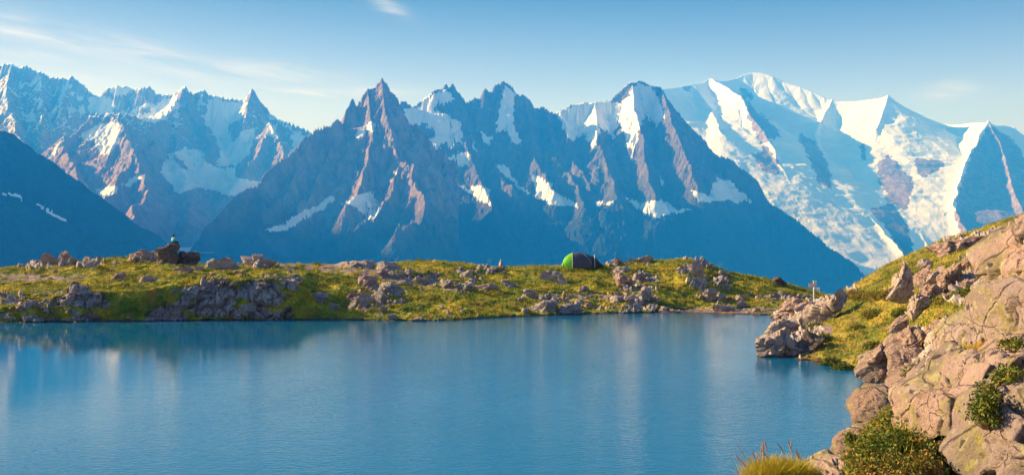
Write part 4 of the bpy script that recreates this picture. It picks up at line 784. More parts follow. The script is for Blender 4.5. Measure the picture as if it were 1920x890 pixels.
NR = [  # rocks of the right shore and hillside: material, outline, label, distance, thickness, group
 ('p', [(1409, 665), (1420, 658), (1440, 650), (1456, 639), (1478, 628), (1500, 622), (1512, 634), (1508, 660), (1490, 674), (1450, 678), (1418, 672)], 'big cream rock wedge pointing left into the lake', 54.6, 2.6, 1),
 ('d', [(1500, 640), (1512, 622), (1534, 624), (1546, 634), (1530, 648), (1520, 668), (1506, 682), (1498, 668)], 'dark split rock behind the root of the cream rock wedge', 54.5, 1.8, 1),
 ('p', [(1437, 624), (1446, 613), (1460, 603), (1476, 597), (1494, 600), (1502, 612), (1490, 624), (1466, 631), (1444, 630)], 'ridged cream rock at the waterline behind the wedge', 65, 2.4, 1),
 ('k', [(1460, 588), (1464, 575), (1474, 566), (1488, 559), (1504, 558), (1521, 565), (1516, 575), (1500, 590), (1476, 596)], 'large rounded pink boulder at the corner of the beach', 80, 2.6, 1),
 ('k', [(1488, 594), (1500, 580), (1518, 571), (1536, 566), (1552, 566), (1558, 573), (1540, 583), (1520, 592), (1504, 598)], 'long pink rock below the foot of the signpost', 78, 2.2, 1),
 ('p', [(1506, 622), (1518, 606), (1537, 585), (1560, 566), (1584, 548), (1606, 541), (1604, 552), (1574, 571), (1552, 588), (1540, 606), (1528, 622)], 'long bare rib of pale rock climbing the left edge of the hillside', 64, 2.2, 1),
 ('m', [(1608, 696), (1624, 678), (1642, 662), (1662, 648), (1682, 646), (1676, 672), (1664, 694), (1652, 704), (1630, 700)], 'smooth sloping slab where the hillside meets the water', 41.5, 2.4, 2),
 ('m', [(1656, 655), (1676, 634), (1700, 622), (1724, 612), (1746, 612), (1760, 634), (1752, 655), (1724, 652), (1692, 662), (1670, 668)], 'broad rounded shoulder of rock above the sloping slab', 41, 2.6, 2),
 ('m', [(1673, 700), (1676, 676), (1690, 660), (1712, 652), (1738, 656), (1750, 674), (1740, 700), (1718, 716), (1690, 714)], 'bulging cracked boulder over the small bay', 39, 2.4, 2),
 ('m', [(1742, 620), (1762, 604), (1790, 597), (1800, 604), (1796, 628), (1774, 652), (1750, 652)], 'dark fissured rock at the middle of the rock band', 39.5, 2.2, 2),
 ('m', [(1786, 606), (1812, 588), (1840, 576), (1868, 566), (1900, 560), (1900, 620), (1840, 640), (1796, 632)], 'rising end of the rock band behind the near boulders', 38.5, 3.0, 2),
 ('d', [(1738, 690), (1748, 664), (1770, 650), (1786, 664), (1784, 694), (1760, 712)], 'dark broken rock right of the bulging cracked boulder', 36, 2.0, 2),
 ('p', [(1662, 563), (1672, 545), (1684, 524), (1698, 500), (1706, 488), (1718, 490), (1706, 518), (1692, 542), (1676, 562), (1668, 568)], 'tall leaning blade of pale rock in the middle of the hillside', 56, 1.2, 3),
 ('m', [(1716, 530), (1722, 512), (1738, 500), (1752, 508), (1752, 526), (1736, 536), (1722, 540)], 'shaded boulder right of the leaning pale blade', 53, 1.8, 3),
 ('p', [(1722, 490), (1736, 485), (1748, 488), (1744, 496), (1728, 498)], 'small pale stone at the top of the leaning blade', 56, .9, 3),
 ('p', [(1734, 520), (1748, 512), (1760, 509), (1764, 516), (1752, 522), (1738, 526)], 'flat light stone lying on the upper hillside grass', 52, .9, 3),
 ('m', [(1667, 610), (1680, 598), (1694, 592), (1702, 596), (1698, 604), (1684, 612), (1672, 618)], 'small rock alone in the grass above the rock band', 47, 1.1, 3),
 ('p', [(1700, 592), (1710, 576), (1722, 562), (1734, 552), (1746, 556), (1738, 570), (1724, 582), (1710, 596)], 'slanting pale rib low in the hillside outcrop', 49, 1.3, 3),
 ('m', [(1730, 570), (1732, 552), (1746, 538), (1762, 530), (1770, 540), (1764, 560), (1748, 572)], 'square-edged block above the slanting pale rib', 49.5, 1.6, 3),
 ('m', [(1762, 540), (1766, 520), (1780, 504), (1796, 498), (1806, 508), (1800, 530), (1784, 546), (1768, 552)], 'dark-edged block on the left of the upper hillside outcrop', 50, 1.9, 3),
 ('m', [(1796, 514), (1800, 492), (1816, 480), (1838, 478), (1846, 492), (1840, 514), (1820, 524), (1804, 526)], 'domed block on the top of the upper hillside outcrop', 50.5, 2.0, 3),
 ('m', [(1766, 572), (1770, 554), (1788, 545), (1806, 548), (1808, 564), (1792, 578), (1776, 582)], 'round pinkish block in the middle of the hillside outcrop', 47, 1.7, 3),
 ('m', [(1802, 556), (1804, 534), (1822, 524), (1842, 528), (1846, 548), (1830, 562), (1812, 564)], 'cracked pink block below the domed block', 47, 1.8, 3),
 ('m', [(1840, 540), (1842, 520), (1858, 512), (1876, 520), (1876, 548), (1858, 556)], 'pink block next to the near boulder at the outcrop end', 47, 1.8, 3),
 ('m', [(1790, 576), (1800, 566), (1826, 560), (1834, 568), (1820, 578), (1800, 582)], 'low flat rock along the bottom of the hillside outcrop', 45.5, 1.3, 3),
 ('m', [(1842, 502), (1846, 482), (1862, 472), (1880, 478), (1882, 506), (1862, 516)], 'upper right block of the hillside outcrop', 50, 1.8, 3),
 ('m', [(1841, 466), (1846, 455), (1864, 449), (1888, 445), (1886, 456), (1872, 468), (1852, 472)], 'rounded rock near the skyline left of the near boulders', 54, 1.7, 3),
 ('k', [(1740, 472), (1758, 462), (1780, 453), (1806, 447), (1833, 441), (1846, 443), (1838, 454), (1810, 461), (1780, 468), (1757, 476)], 'long bare pink slab on the hillside skyline', 64, 2.6, 3),
 ('k', [(1834, 447), (1856, 437), (1880, 431), (1906, 426), (1916, 432), (1890, 440), (1856, 450)], 'thin pink slab at the right end of the hillside skyline', 66, 2.2, 3),
 ('p', [(1611, 673), (1618, 662), (1630, 656), (1638, 655), (1632, 664), (1618, 677)], 'small pale flat stone in the grass near the sloping slab', 46.6, .8, 3),
]
grp = {1: 'rocks at the right corner of the lake', 2: 'rock band above the small bay', 3: 'rocks in the hillside grass'}
for i, (mt, ol, lab, D, T, g_) in enumerate(NR):
    rock(ol, D, lab, mt, T=T, sub=5, seed=i*5+200, group=grp[g_], sink=.25, rough=1.0, cuts=10, cut=(76, 93))
NEAR = [  # the large boulders beside the camera
 ([(1588, 822), (1592, 806), (1600, 785), (1610, 765), (1624, 746), (1640, 728), (1656, 722), (1674, 722), (1692, 734), (1690, 748), (1672, 766), (1650, 782), (1622, 800), (1600, 822)], 'broad speckled slab over the water, left of the leafy shrubs', 11.2, 1.2, 5, 'm'),
 ([(1562, 870), (1564, 850), (1574, 832), (1592, 822), (1616, 810), (1640, 800), (1664, 790), (1668, 798), (1646, 814), (1624, 836), (1606, 862), (1588, 872)], 'second slab directly below the broad speckled slab', 10.3, 1.0, 5, 'm'),
 ([(1676, 742), (1682, 722), (1704, 704), (1728, 688), (1746, 692), (1742, 716), (1718, 738), (1694, 752)], 'dark creased rock at the top of the broad speckled slab', 13.5, 1.5, 5, 'm'),
 ([(1742, 720), (1744, 698), (1762, 682), (1782, 676), (1796, 690), (1790, 714), (1766, 728)], 'brown mossy rock left of the big lichen boulders', 12.0, 1.3, 5, 'd'),
 ([(1480, 960), (1504, 898), (1524, 880), (1544, 870), (1562, 859), (1582, 853), (1600, 864), (1618, 876), (1636, 890), (1650, 960)], 'pointed pink rock at the bottom edge beside the grass tuft', 6.4, .9, 5, 'n'),
 ([(1690, 960), (1692, 880), (1698, 850), (1706, 836), (1714, 850), (1722, 866), (1736, 890), (1744, 960)], 'narrow upright stone among the low red-leaved shrubs', 6.8, .5, 5, 'n'),
 ([(1783, 700), (1784, 660), (1784, 628), (1796, 609), (1820, 593), (1846, 578), (1852, 600), (1850, 640), (1836, 676), (1812, 704)], 'yellowish block with a deep dark hollow on its right', 9.6, 1.6, 6, 'h'),
 ([(1862, 492), (1872, 478), (1888, 462), (1906, 442), (1926, 426), (1980, 396), (2060, 410), (2060, 560), (1940, 590), (1892, 600), (1874, 590), (1862, 566), (1860, 520)], 'tall pink and grey boulder topping the pile on the right edge', 7.2, 2.2, 6, 'n'),
 ([(1888, 600), (1892, 560), (1908, 536), (1940, 520), (2050, 520), (2060, 660), (1960, 668), (1900, 650)], 'boulder wedged under the tall pink and grey boulder', 6.7, 1.8, 6, 'h'),
 ([(1858, 700), (1856, 664), (1868, 644), (1900, 632), (1940, 620), (2040, 640), (2040, 740), (1930, 740), (1880, 730)], 'reddish boulder in the middle of the right edge', 6.4, 1.6, 6, 'n'),
 ([(1731, 780), (1732, 750), (1744, 736), (1776, 718), (1796, 700), (1816, 676), (1842, 650), (1860, 642), (1870, 668), (1874, 710), (1878, 744), (1868, 780), (1852, 808), (1836, 850), (1826, 900), (1800, 960), (1776, 920), (1752, 872), (1738, 830)], 'largest boulder with broad yellow lichen patches, in front', 6.3, 1.9, 6, 'n'),
 ([(1822, 960), (1824, 880), (1834, 850), (1848, 812), (1856, 772), (1868, 750), (1892, 734), (1930, 716), (2060, 690), (2090, 980)], 'lichen-spotted boulder filling the lower right corner', 5.3, 1.5, 6, 'h'),
]
for i, (ol, lab, D, T, sb, mt) in enumerate(NEAR):
    rock(ol, D, lab, mt, T=T, sub=7 if 'tall pink' in lab or 'largest' in lab or 'corner' in lab else sb, seed=i*9+500, group='large boulders beside the camera', rough=1.15, cuts=8, pz=.6, cracks=.6, cut=(80, 94), shrink=.93)

# ------------------------------------------------------------------ shrubs and plants
def shrub(name, label, cat, px, py, D, rw, rh, rd, nleaf, leaf, tone, seed, group=None, stems=14, flowers=0, ground=None):
    """woody stems (a part) and a loose cloud of small leaves (the foliage part)"""
    rs = np.random.RandomState(seed); x, y, z = W(px, py, D)
    if ground is not None: z = ground
    root = empty(name, (x, y, z), label, cat, group)
    # twig tips inside an uneven dome
    nt_ = max(nleaf//9, 8); dr = rs.normal(size=(nt_, 3)); dr /= np.linalg.norm(dr, axis=1)[:, None]; dr[:, 2] = np.abs(dr[:, 2])
    rr = rs.uniform(.25, 1, nt_)**.45; lump = 1+.35*n3((dr*1.7+seed).astype(np.float32), 1.4, seed)+.2*n3((dr*4+seed).astype(np.float32), 1.4, seed+1)
    tips = dr*(rr*lump)[:, None]*[rw, rd, rh]
    c = np.repeat(tips, 9, 0)+rs.normal(0, leaf*1.5, (nt_*9, 3)); n = len(c)
    ax = rs.normal(size=(n, 3)); ax[:, 2] = np.abs(ax[:, 2])*.8+.2; ax /= np.linalg.norm(ax, axis=1)[:, None]; sd = np.cross(ax, rs.normal(size=(n, 3))); sd /= np.linalg.norm(sd, axis=1)[:, None]
    L_ = leaf*rs.uniform(.6, 1.3, n)[:, None]
    V = np.stack([c-ax*L_, c+sd*L_*.5, c+ax*L_, c-sd*L_*.5], 1).reshape(-1, 3); Fc = np.arange(n*4).reshape(-1, 4)
    tn = np.repeat(tone, n)+.16*np.repeat(rs.normal(size=nt_), 9)+rs.normal(0, .09, n)
    mesh_np('foliage', V, Fc, m_bush, root, attrs={'tone': ('FLOAT', np.repeat(np.clip(tn, 0, .8), 4))})
    # stems
    idx = rs.choice(nt_, min(stems, nt_), replace=False); Vs = []; Fs = []
    for t in idx:
        p0 = np.array([tips[t][0]*.25, tips[t][1]*.25, -.04]); p1 = tips[t]*.98; m = (p0+p1)/2+[0, 0, -.08*rh]; rad = leaf*.22
        for a, b_, r0, r1 in ((p0, m, rad, rad*.8), (m, p1, rad*.8, rad*.35)):
            k0 = len(Vs)
            for q, r in ((a, r0), (b_, r1)):
                for j in range(4): Vs.append(q+[r*math.cos(j*math.pi/2), r*math.sin(j*math.pi/2), 0])
            for j in range(4): Fs.append([k0+j, k0+(j+1) % 4, k0+4+(j+1) % 4, k0+4+j])
    mesh_np('stem', np.array(Vs), np.array(Fs), m_stem, root)
    return root
b = NB('woody_stem'); m_stem = b.fin(b.mix(b.noise(40, 4, .7), (.10, .05, .035), (.22, .13, .08)), .9)
SH = [ # on the hillside: px, base row, distance, half width, height, tone, label
 (1722, 489, 60, .85, .62, .34, 'round green shrub standing up on the hillside skyline'),
 (1700, 492, 60, .5, .35, .40, 'small shrub left of the round skyline shrub'),
 (1598, 545, 69, .8, .55, .62, 'reddish-brown shrub at the top of the bare pale rib'),
 (1620, 535, 66, .9, .5, .56, 'brownish shrub right of the reddish one by the bare rib'),
 (1645, 522, 63, 1.0, .5, .55, 'wide brown and green shrub on the hillside edge'),
 (1668, 512, 61, .8, .5, .5, 'olive shrub below the small skyline shrub'),
 (1640, 545, 59, .8, .4, .44, 'low olive shrub in the middle of the upper hillside'),
 (1690, 560, 54, .55, .35, .3, 'dark shrub at the foot of the leaning pale blade'),
 (1725, 508, 54, .6, .35, .3, 'dense green shrub right of the leaning pale blade'),
 (1752, 560, 49.5, .5, .3, .4, 'shrub growing between the blocks of the hillside outcrop'),
 (1780, 592, 45, .7, .35, .5, 'rusty shrub under the hillside outcrop'),
 (1820, 575, 44, .7, .3, .35, 'flat green shrub right of the rusty shrub'),
 (1850, 520, 48, .5, .35, .3, 'green shrub between the pink outcrop blocks'),
 (1865, 448, 58, .6, .3, .45, 'low shrub on the skyline beside the pink slab'),
 (1545, 640, 56, .45, .35, .3, 'fresh green shrub right of the dark split rock'),
 (1530, 608, 62, .6, .3, .35, 'green cushion between the wedge rocks and the pale rib'),
 (1580, 680, 49, .6, .3, .28, 'leafy green plants overhanging the small bay'),
 (1560, 672, 50.5, .5, .35, .25, 'dark green plants at the waterline of the small bay'),
 (1640, 635, 51, .6, .28, .32, 'low green shrub in the middle of the sunny grass'),
 (1610, 600, 57, .6, .28, .42, 'yellowish shrub in the grass right of the pale rib'),
 (1700, 700, 34, .3, .2, .35, 'small shrub in the crack of the bulging boulder'),
]
for i, (px, py, D, rw, rh, tn, lab) in enumerate(SH):
    gz = float(near_h(np.array([px], np.float32), np.array([D], np.float32))[0])
    shrub('shrub', lab, 'shrub', px, py, D, rw, rh, rw*.8, 2600, .045, tn, i+40, 'low shrubs on the hillside', ground=gz-.03)
NS = [ # near shrubs
 (1712, 800, 8.8, .22, .20, .24, 3800, .016, .40, 'dense blueberry shrub at the top of the shrub bed'),
 (1690, 850, 8.0, .26, .20, .24, 4200, .015, .42, 'spreading blueberry shrub in the middle of the shrub bed'),
 (1650, 880, 7.6, .19, .15, .2, 2600, .014, .52, 'shrub with green and yellow leaves behind the pointed pink rock'),
 (1665, 905, 7.0, .22, .17, .2, 4200, .013, .62, 'shrub with scattered red leaves along the bottom edge'),
 (1722, 900, 7.3, .16, .24, .15, 3000, .013, .60, 'reddish shrub squeezed against the largest boulder'),
 (1740, 745, 9.6, .22, .14, .2, 3200, .016, .45, 'yellow-green shrub left of the largest boulder'),
 (1755, 712, 11, .3, .2, .25, 2600, .018, .42, 'shrub growing over the brown mossy rock'),
 (1596, 830, 9.7, .05, .10, .06, 500, .014, .25, 'small sprig on the water side of the second slab'),
 (1848, 790, 5.35, .065, .17, .1, 1500, .011, .3, 'leafy plant growing in the crack between the two lowest boulders'),
 (1856, 748, 5.5, .05, .08, .08, 700, .010, .36, 'upper tuft of leaves in the crack left of the corner boulder'),
 (1893, 712, 5.5, .10, .05, .1, 1100, .011, .34, 'leafy plant on the ledge above the corner boulder'),
 (1900, 648, 5.8, .06, .03, .08, 500, .010, .38, 'little plant under the tall pink and grey boulder'),
 (1760, 900, 6.1, .10, .12, .12, 1500, .012, .66, 'red-brown shrub at the foot of the largest boulder'),
]
for i, (px, py, D, rw, rh, rd, nl, lf, tn, lab) in enumerate(NS):
    if i < 7 and i != 6:
        g = ground_at(near_h, px, py+8, 4, 16)
        if g: D = g; rw *= .85; rh *= .52
    shrub('shrub', lab, 'shrub', px, py, D, rw, rh, rd, nl, lf, tn, i+140, 'plants between the near boulders', stems=26)
def undergrowth(name, label, P, mask, n, leaf, seed, mat, zr=(0, .12)):
    rs = np.random.RandomState(seed); c = sow(P, mask, n//12, rs); c = np.repeat(c, 12, 0); n = len(c)
    k = np.clip(.5+1.1*fbm2(c[:, 0]*2.2, c[:, 1]*2.2, 3, seed), 0, 1); c[:, :2] += rs.normal(0, leaf*2.4, (n, 2)); c[:, 2] += (zr[0]+(zr[1]-zr[0])*k)*rs.rand(n)
    ax = rs.normal(size=(n, 3)); ax[:, 2] = np.abs(ax[:, 2])*.7; ax /= np.linalg.norm(ax, axis=1)[:, None]; sd = np.cross(ax, rs.normal(size=(n, 3))); sd /= np.linalg.norm(sd, axis=1)[:, None]; L_ = leaf*rs.uniform(.6, 1.4, n)[:, None]
    V = np.stack([c-ax*L_, c+sd*L_*.5, c+ax*L_, c-sd*L_*.5], 1).reshape(-1, 3)
    tn = .36+.45*fbm2(c[:, 0]*1.6, c[:, 1]*1.6, 3, seed+5)+rs.normal(0, .13, n)+(rs.rand(n) < .05)*.5
    o = mesh_np(name, V, np.arange(n*4).reshape(-1, 4), mat, attrs={'tone': ('FLOAT', np.repeat(np.clip(tn, 0, 1), 4))}); tag(o, label, kind='stuff')
cu = np.arange(len(near_u)); nm = (nearP[..., 1] > 4.2) & (nearP[..., 1] < 14) & (near_u[None, :] > 1600) & (near_u[None, :] < 1745) & (nearP[..., 2] > .6)
undergrowth('undergrowth', 'low leafy ground cover between the near boulders', nearP, nm.astype(float), 60000, .013, 77, m_bush, (0, .16))
nm2 = (nearP[..., 1] > 34) & (near_u[None, :] > 1480) & (near_u[None, :] < 1900) & (nearP[..., 2] > .2)
fb_ = fbm2(nearP[..., 0]/3.0, nearP[..., 1]/3.0, 3, 99)
undergrowth('undergrowth', 'patches of low heath on the hillside', nearP, nm2*(1-nearR)*(1-nearG)*sst(.0, .25, fb_), 60000, .035, 78, m_bush, (0, .25))
grass_on('grass', nearP, nearR*0, nearG*0, 9000, .06, .17, .0028, 16, 'dry grass growing among the low plants by the near boulders', nm.astype(float))
def tuft(label, px, py, D, rw, h, n, wd, tone, seed, heads=0, group='grass tufts near the camera'):
    rs = np.random.RandomState(seed); x, y, z = W(px, py, D); root = empty('grass_tuft', (x, y, z), label, 'grass tuft', group)
    a = rs.uniform(0, 2*np.pi, n); r = np.sqrt(rs.rand(n)); base = np.stack([rw*r*np.cos(a), rw*.8*r*np.sin(a), 0*a], -1)
    o = blades('blade_cluster', base, h*rs.uniform(.45, 1.05, n), np.full(n, wd), tone+rs.normal(0, .14, n), m_grass, rs, .9, root)
    if heads:
        base = np.stack([rs.uniform(-rw, rw*.6, heads), rs.uniform(-rw, rw, heads)*.5, 0*np.arange(heads)], -1); Vs = []; Fs = []
        for q in base:
            hh = h*rs.uniform(1.25, 1.75); ln = np.array([rs.uniform(-.55, .15), rs.uniform(-.2, .2), 0])*hh; N_ = 9; pr = None
            for k in range(N_+1):
                t = k/N_; c = q+[0, 0, hh*t]+ln*t*t; rad = .0008 if t < .68 else .0034*math.sin((t-.66)/.36*math.pi)+.0006
                k0 = len(Vs)
                for j in range(5): Vs.append(c+np.array([rad*math.cos(j*1.2566), rad*math.sin(j*1.2566), rs.normal(0, .001)]))
                if k:
                    for j in range(5): Fs.append([k0-5+j, k0-5+(j+1) % 5, k0+(j+1) % 5, k0+j])
        mesh_np('seed_head', np.array(Vs), np.array(Fs), m_seed, root, smooth=True)
    return root
b = NB('seed_heads'); m_seed = b.fin((.36, .22, .20), .8)
tuft('large grass tuft with purple seed heads at the bottom edge', 1462, 910, 5.9, .16, .17, 3600, .0024, .60, 1, 9)
tuft('shorter grass tuft left of the large one with seed heads', 1422, 915, 5.8, .09, .14, 1100, .0022, .66, 2, 4)
tuft('thin grass tuft right of the large one with seed heads', 1510, 912, 5.9, .09, .13, 900, .002, .5, 3, 3)
tuft('golden grass tuft in front of the dark hollow', 1822, 668, 8.1, .10, .11, 420, .003, .78, 4)
tuft('orange grass tuft right of the golden one', 1850, 665, 7.6, .07, .12, 320, .003, .92, 5)
tuft('dry yellow grass tuft beside the largest boulder', 1722, 775, 8.6, .10, .20, 420, .003, .80, 6)
tuft('yellow grass tuft hanging below the dry one', 1728, 838, 7.5, .07, .18, 340, .003, .72, 7)
tuft('straw-coloured grass tuft among the red leaves', 1705, 850, 7.4, .09, .14, 300, .0028, .85, 8)

# ------------------------------------------------------------------ the tent
def prim(name, V, Fc, mat, parent, smooth=False): return mesh_np(name, np.array(V, float), np.array(Fc), mat, parent, smooth)
def tube(name, pts, r, mat, parent, k=6):
    Vs = []; Fs = []
    for i, p in enumerate(pts):
        a = Vector(pts[min(i+1, len(pts)-1)])-Vector(pts[max(i-1, 0)]); a.normalize(); q = a.to_track_quat('Z', 'Y')
        for j in range(k): Vs.append(Vector(p)+q@Vector((r*math.cos(2*math.pi*j/k), r*math.sin(2*math.pi*j/k), 0)))
    for i in range(len(pts)-1):
        for j in range(k): Fs.append([i*k+j, i*k+(j+1) % k, (i+1)*k+(j+1) % k, (i+1)*k+j])
    return mesh_np(name, np.array([tuple(v) for v in Vs]), np.array(Fs), mat, parent, True)
def fabric(name, c, c2=None, trans=0.0):
    b = NB(name); col = b.mix(b.noise(3, 4, .6), c, c2 or tuple(v*.7 for v in c)); b.bump(b.noise(5, 5, .6), .5, .05); m = b.fin(col, .55)
    if trans:
        t = b.n('ShaderNodeBsdfTranslucent'); b.l(col, t.inputs[0]); mx = b.n('ShaderNodeMixShader'); mx.inputs[0].default_value = trans
        b.l(b.b.outputs[0], mx.inputs[1]); b.l(t.outputs[0], mx.inputs[2]); b.l(mx.outputs[0], b.out.inputs[0])
    return m
m_tgreen = fabric('green_tent_fabric', (.08, .62, .03), (.30, .70, .04), .3); m_tgrey = fabric('grey_tent_fabric', (.10, .10, .125), (.055, .06, .08)); m_tdark = fabric('dark_tent_fabric', (.035, .04, .06)); m_pale = fabric('pale_webbing', (.75, .73, .70))
m_tdg = fabric('dark_green_fabric', (.02, .10, .03))
TD = 110.0; tx = (1090-960)/F*TD
tg = np.mean([float(far_h(np.array([p], np.float32), np.array([TD], np.float32))[0]) for p in (1060, 1075, 1090, 1105, 1120)])
tg = float(tg); tent = empty('tent', (tx, TD, tg), 'green and dark grey dome tent pitched on the turf at the skyline', 'tent')
sc_ = TD/F; TH = 1.62
def bodypt(u, v):      # u across left to right 0..1, v front(-1) to back(1): a dome with its top left of the middle
    x = (-37+u*78)*sc_; prof = math.sin(math.pi*min(max(u, 0), 1)**.72)**.62; zc = TH*prof*max(0, (1-abs(v)**2.3))**.55
    yw = 1.15*math.sin(math.pi*(.12+.76*u))**.7
    return (x, v*yw, zc)
def patch(u0, u1, v0, v1, nu_, nv_, off=0.):
    V = [bodypt(u0+(u1-u0)*i/nu_, v0+(v1-v0)*j/nv_) for j in range(nv_+1) for i in range(nu_+1)]
    if off: V = [(x, y+(-off if y < 0 else off), z+off) for x, y, z in V]
    return V, grid_faces(nv_+1, nu_+1)
V, Fc = patch(.0, .25, -1, .15, 10, 16); prim('entrance_panel', V, Fc, m_tgreen, tent, True)
V, Fc = patch(.0, .25, .15, 1, 10, 12); prim('back_panel', V, Fc, m_tdg, tent, True)
V, Fc = patch(.25, .72, -1, 1, 14, 24); prim('flysheet', V, Fc, m_tgrey, tent, True)
# porch: from the third pole out to a lower right-hand hoop
hp = lambda t, r, x: (x*sc_, -r*math.cos(math.pi*t), TH*.80*math.sin(math.pi*t)**.6)
A_ = [bodypt(.72, -1+2*j/16) for j in range(17)]; B_ = [hp(j/16, .9, 24) for j in range(17)]
V = A_+B_; Fc = [[j, j+1, 17+j+1, 17+j] for j in range(16)]; prim('porch', V, Fc, m_tdark, tent, True)
V = B_+[(43*sc_, 0, 0)]; Fc = [[j, j+1, 17, 17] for j in range(16)]
prim('porch_door', V, [[a, b_, c] for a, b_, c, _ in Fc], m_tdark, tent)
for u_ in (.0, .25, .72):
    tube('pole', [tuple(np.array(bodypt(max(u_, .03), -1+2*j/20))*[1, 1.02, 1.01]+[0, 0, .01]) for j in range(21)], .022, m_pale if u_ == .25 else m_tdark, tent)
tube('pole', [tuple(np.array(B_[j])*[1, 1.01, 1.02]) for j in range(17)], .03, m_pale, tent)
tube('piping', [tuple(np.array(bodypt(.27+.45*j/12, -.96+.02*j))+[0, -.03, .02]) for j in range(0, 13)][:1]+[tuple(np.array(bodypt(.50+.21*j/8, -.35-.6*j/8))+[0, -.03, .015]) for j in range(9)], .014, m_pale, tent)
tube('guy_line', [(24*sc_, -.2, TH*.8), (45*sc_, -.5, .02)], .014, m_pale, tent, 4); tube('guy_line', [(-30*sc_, -.3, TH*.55), (-42*sc_, -.6, .02)], .014, m_pale, tent, 4)
V = [bodypt(.10, -.98), bodypt(.05, -.5), bodypt(.12, -.35), bodypt(.17, -.6)]; prim('door_flap', [(x, y-.03, z) for x, y, z in V], [[0, 1, 2, 3]], m_tdg, tent)

# ------------------------------------------------------------------ the signpost
SD = 79.0; sx_ = (1526-960)/F*SD; ss = SD/F; sz = float(near_h(np.array([1526], np.float32), np.array([SD], np.float32))[0]); z0_ = CH+(HY-567)/F*SD
m_metal = NB('pale_metal').fin((.62, .62, .64), .45); m_white = NB('white_board').fin((.82, .80, .78), .5); m_wood = NB('bleached_wood'); m_wood = m_wood.fin(m_wood.mix(m_wood.noise(14, 4, .7, m_wood.coord((1, 1, 6))), (.72, .55, .48), (.55, .38, .33)), .8)
sp = empty('signpost', (sx_, SD, min(sz, z0_)-.1), 'pale metal signpost with small boards on the pink rock by the water', 'signpost')
zb = z0_-min(sz, z0_)+.1
def box(name, c, s_, mat, parent, arrow=0):
    x, y, z = c; a, b_, h = s_[0]/2, s_[1]/2, s_[2]/2; e = arrow
    out = [(-a, -h), (a, -h), (a+max(e, 0), 0), (a, h), (-a, h), (-a+min(e, 0), 0)]
    V = [(x+p, y-b_, z+q) for p, q in out]+[(x+p, y+b_, z+q) for p, q in out]
    Fc = [[0, 1, 2, 3], [0, 3, 4, 5], [9, 8, 7, 6], [11, 10, 9, 6]]+[[i, (i+6), (i+1) % 6+6, (i+1) % 6] for i in range(6)]
    return prim(name, V, Fc, mat, parent)
tube('post', [(0, 0, -.2), (0, 0, zb+38*ss)], .055, m_metal, sp, 8)
box('sign_board', (-5.2*ss, -.06, zb+(567-534.5)*ss), (8.5*ss, .03, 7.2*ss), m_wood, sp, -.05)
box('sign_board', (1.6*ss, -.07, zb+(567-531)*ss), (5.2*ss, .05, 8.5*ss), m_wood, sp)
box('sign_board', (7.0*ss, -.06, zb+(567-540.2)*ss), (6.2*ss, .03, 4.4*ss), m_white, sp, .05)
box('cap', (1.6*ss, -.02, zb+(567-526.8)*ss), (6.8*ss, .14, 1.4*ss), m_white, sp)
box('bracket', (.9*ss, -.05, zb+(567-539.5)*ss), (3.2*ss, .10, 3.6*ss), m_white, sp)

# ------------------------------------------------------------------ the seated person, seen from behind
def skin_mesh(name, verts, edges, radii, mat, parent, sub=2, root=0):
    me = bpy.data.meshes.new(name); me.from_pydata(verts, edges, []); o = bpy.data.objects.new(name, me); C.collection.objects.link(o)
    o.modifiers.new('s', 'SKIN'); sb = o.modifiers.new('u', 'SUBSURF'); sb.levels = sub; sb.render_levels = sub
    for i, r in enumerate(radii): me.skin_vertices[0].data[i].radius = r if isinstance(r, tuple) else (r, r); me.skin_vertices[0].data[i].use_root = (i == root)
    dg = bpy.context.evaluated_depsgraph_get(); m2 = bpy.data.meshes.new_from_object(o.evaluated_get(dg)); m2.name = name
    bpy.data.objects.remove(o); o = bpy.data.objects.new(name, m2); C.collection.objects.link(o); o.parent = parent
    m2.materials.clear(); m2.materials.append(mat); m2.polygons.foreach_set('use_smooth', [True]*len(m2.polygons)); return o
m_skin = NB('skin').fin((.52, .30, .21), .6); m_jacket = NB('cyan_jacket'); m_jacket.bump(m_jacket.n('ShaderNodeTexWave').outputs[1], .2, .02); m_jacket = m_jacket.fin((.07, .60, .66), .55)
m_trous = NB('navy_trousers').fin((.02, .025, .07), .8); m_hat = NB('black_hat').fin((.012, .012, .016), .8); m_boot = NB('brown_boots').fin((.09, .05, .03), .7)
PD = 97.0
seat = bpy.data.objects[[o.name for o in bpy.data.objects if str(o.get('label', '')).startswith('tall dark cracked rock')][0]]
sv = np.array([v.co for v in seat.data.vertices])+np.array(seat.location); px_ = (324.5-960)/F*PD; near_ = np.hypot(sv[:, 0]-px_, sv[:, 1]-PD) < .35
pz_ = float(np.percentile(sv[near_, 2], 97)) if near_.any() else CH+(HY-459)/F*PD
pp = empty('person', (px_, PD, pz_-.05), 'person in a bright cyan jacket and black hat sitting sitting on the tall dark rock', 'person', rz=R(-25))
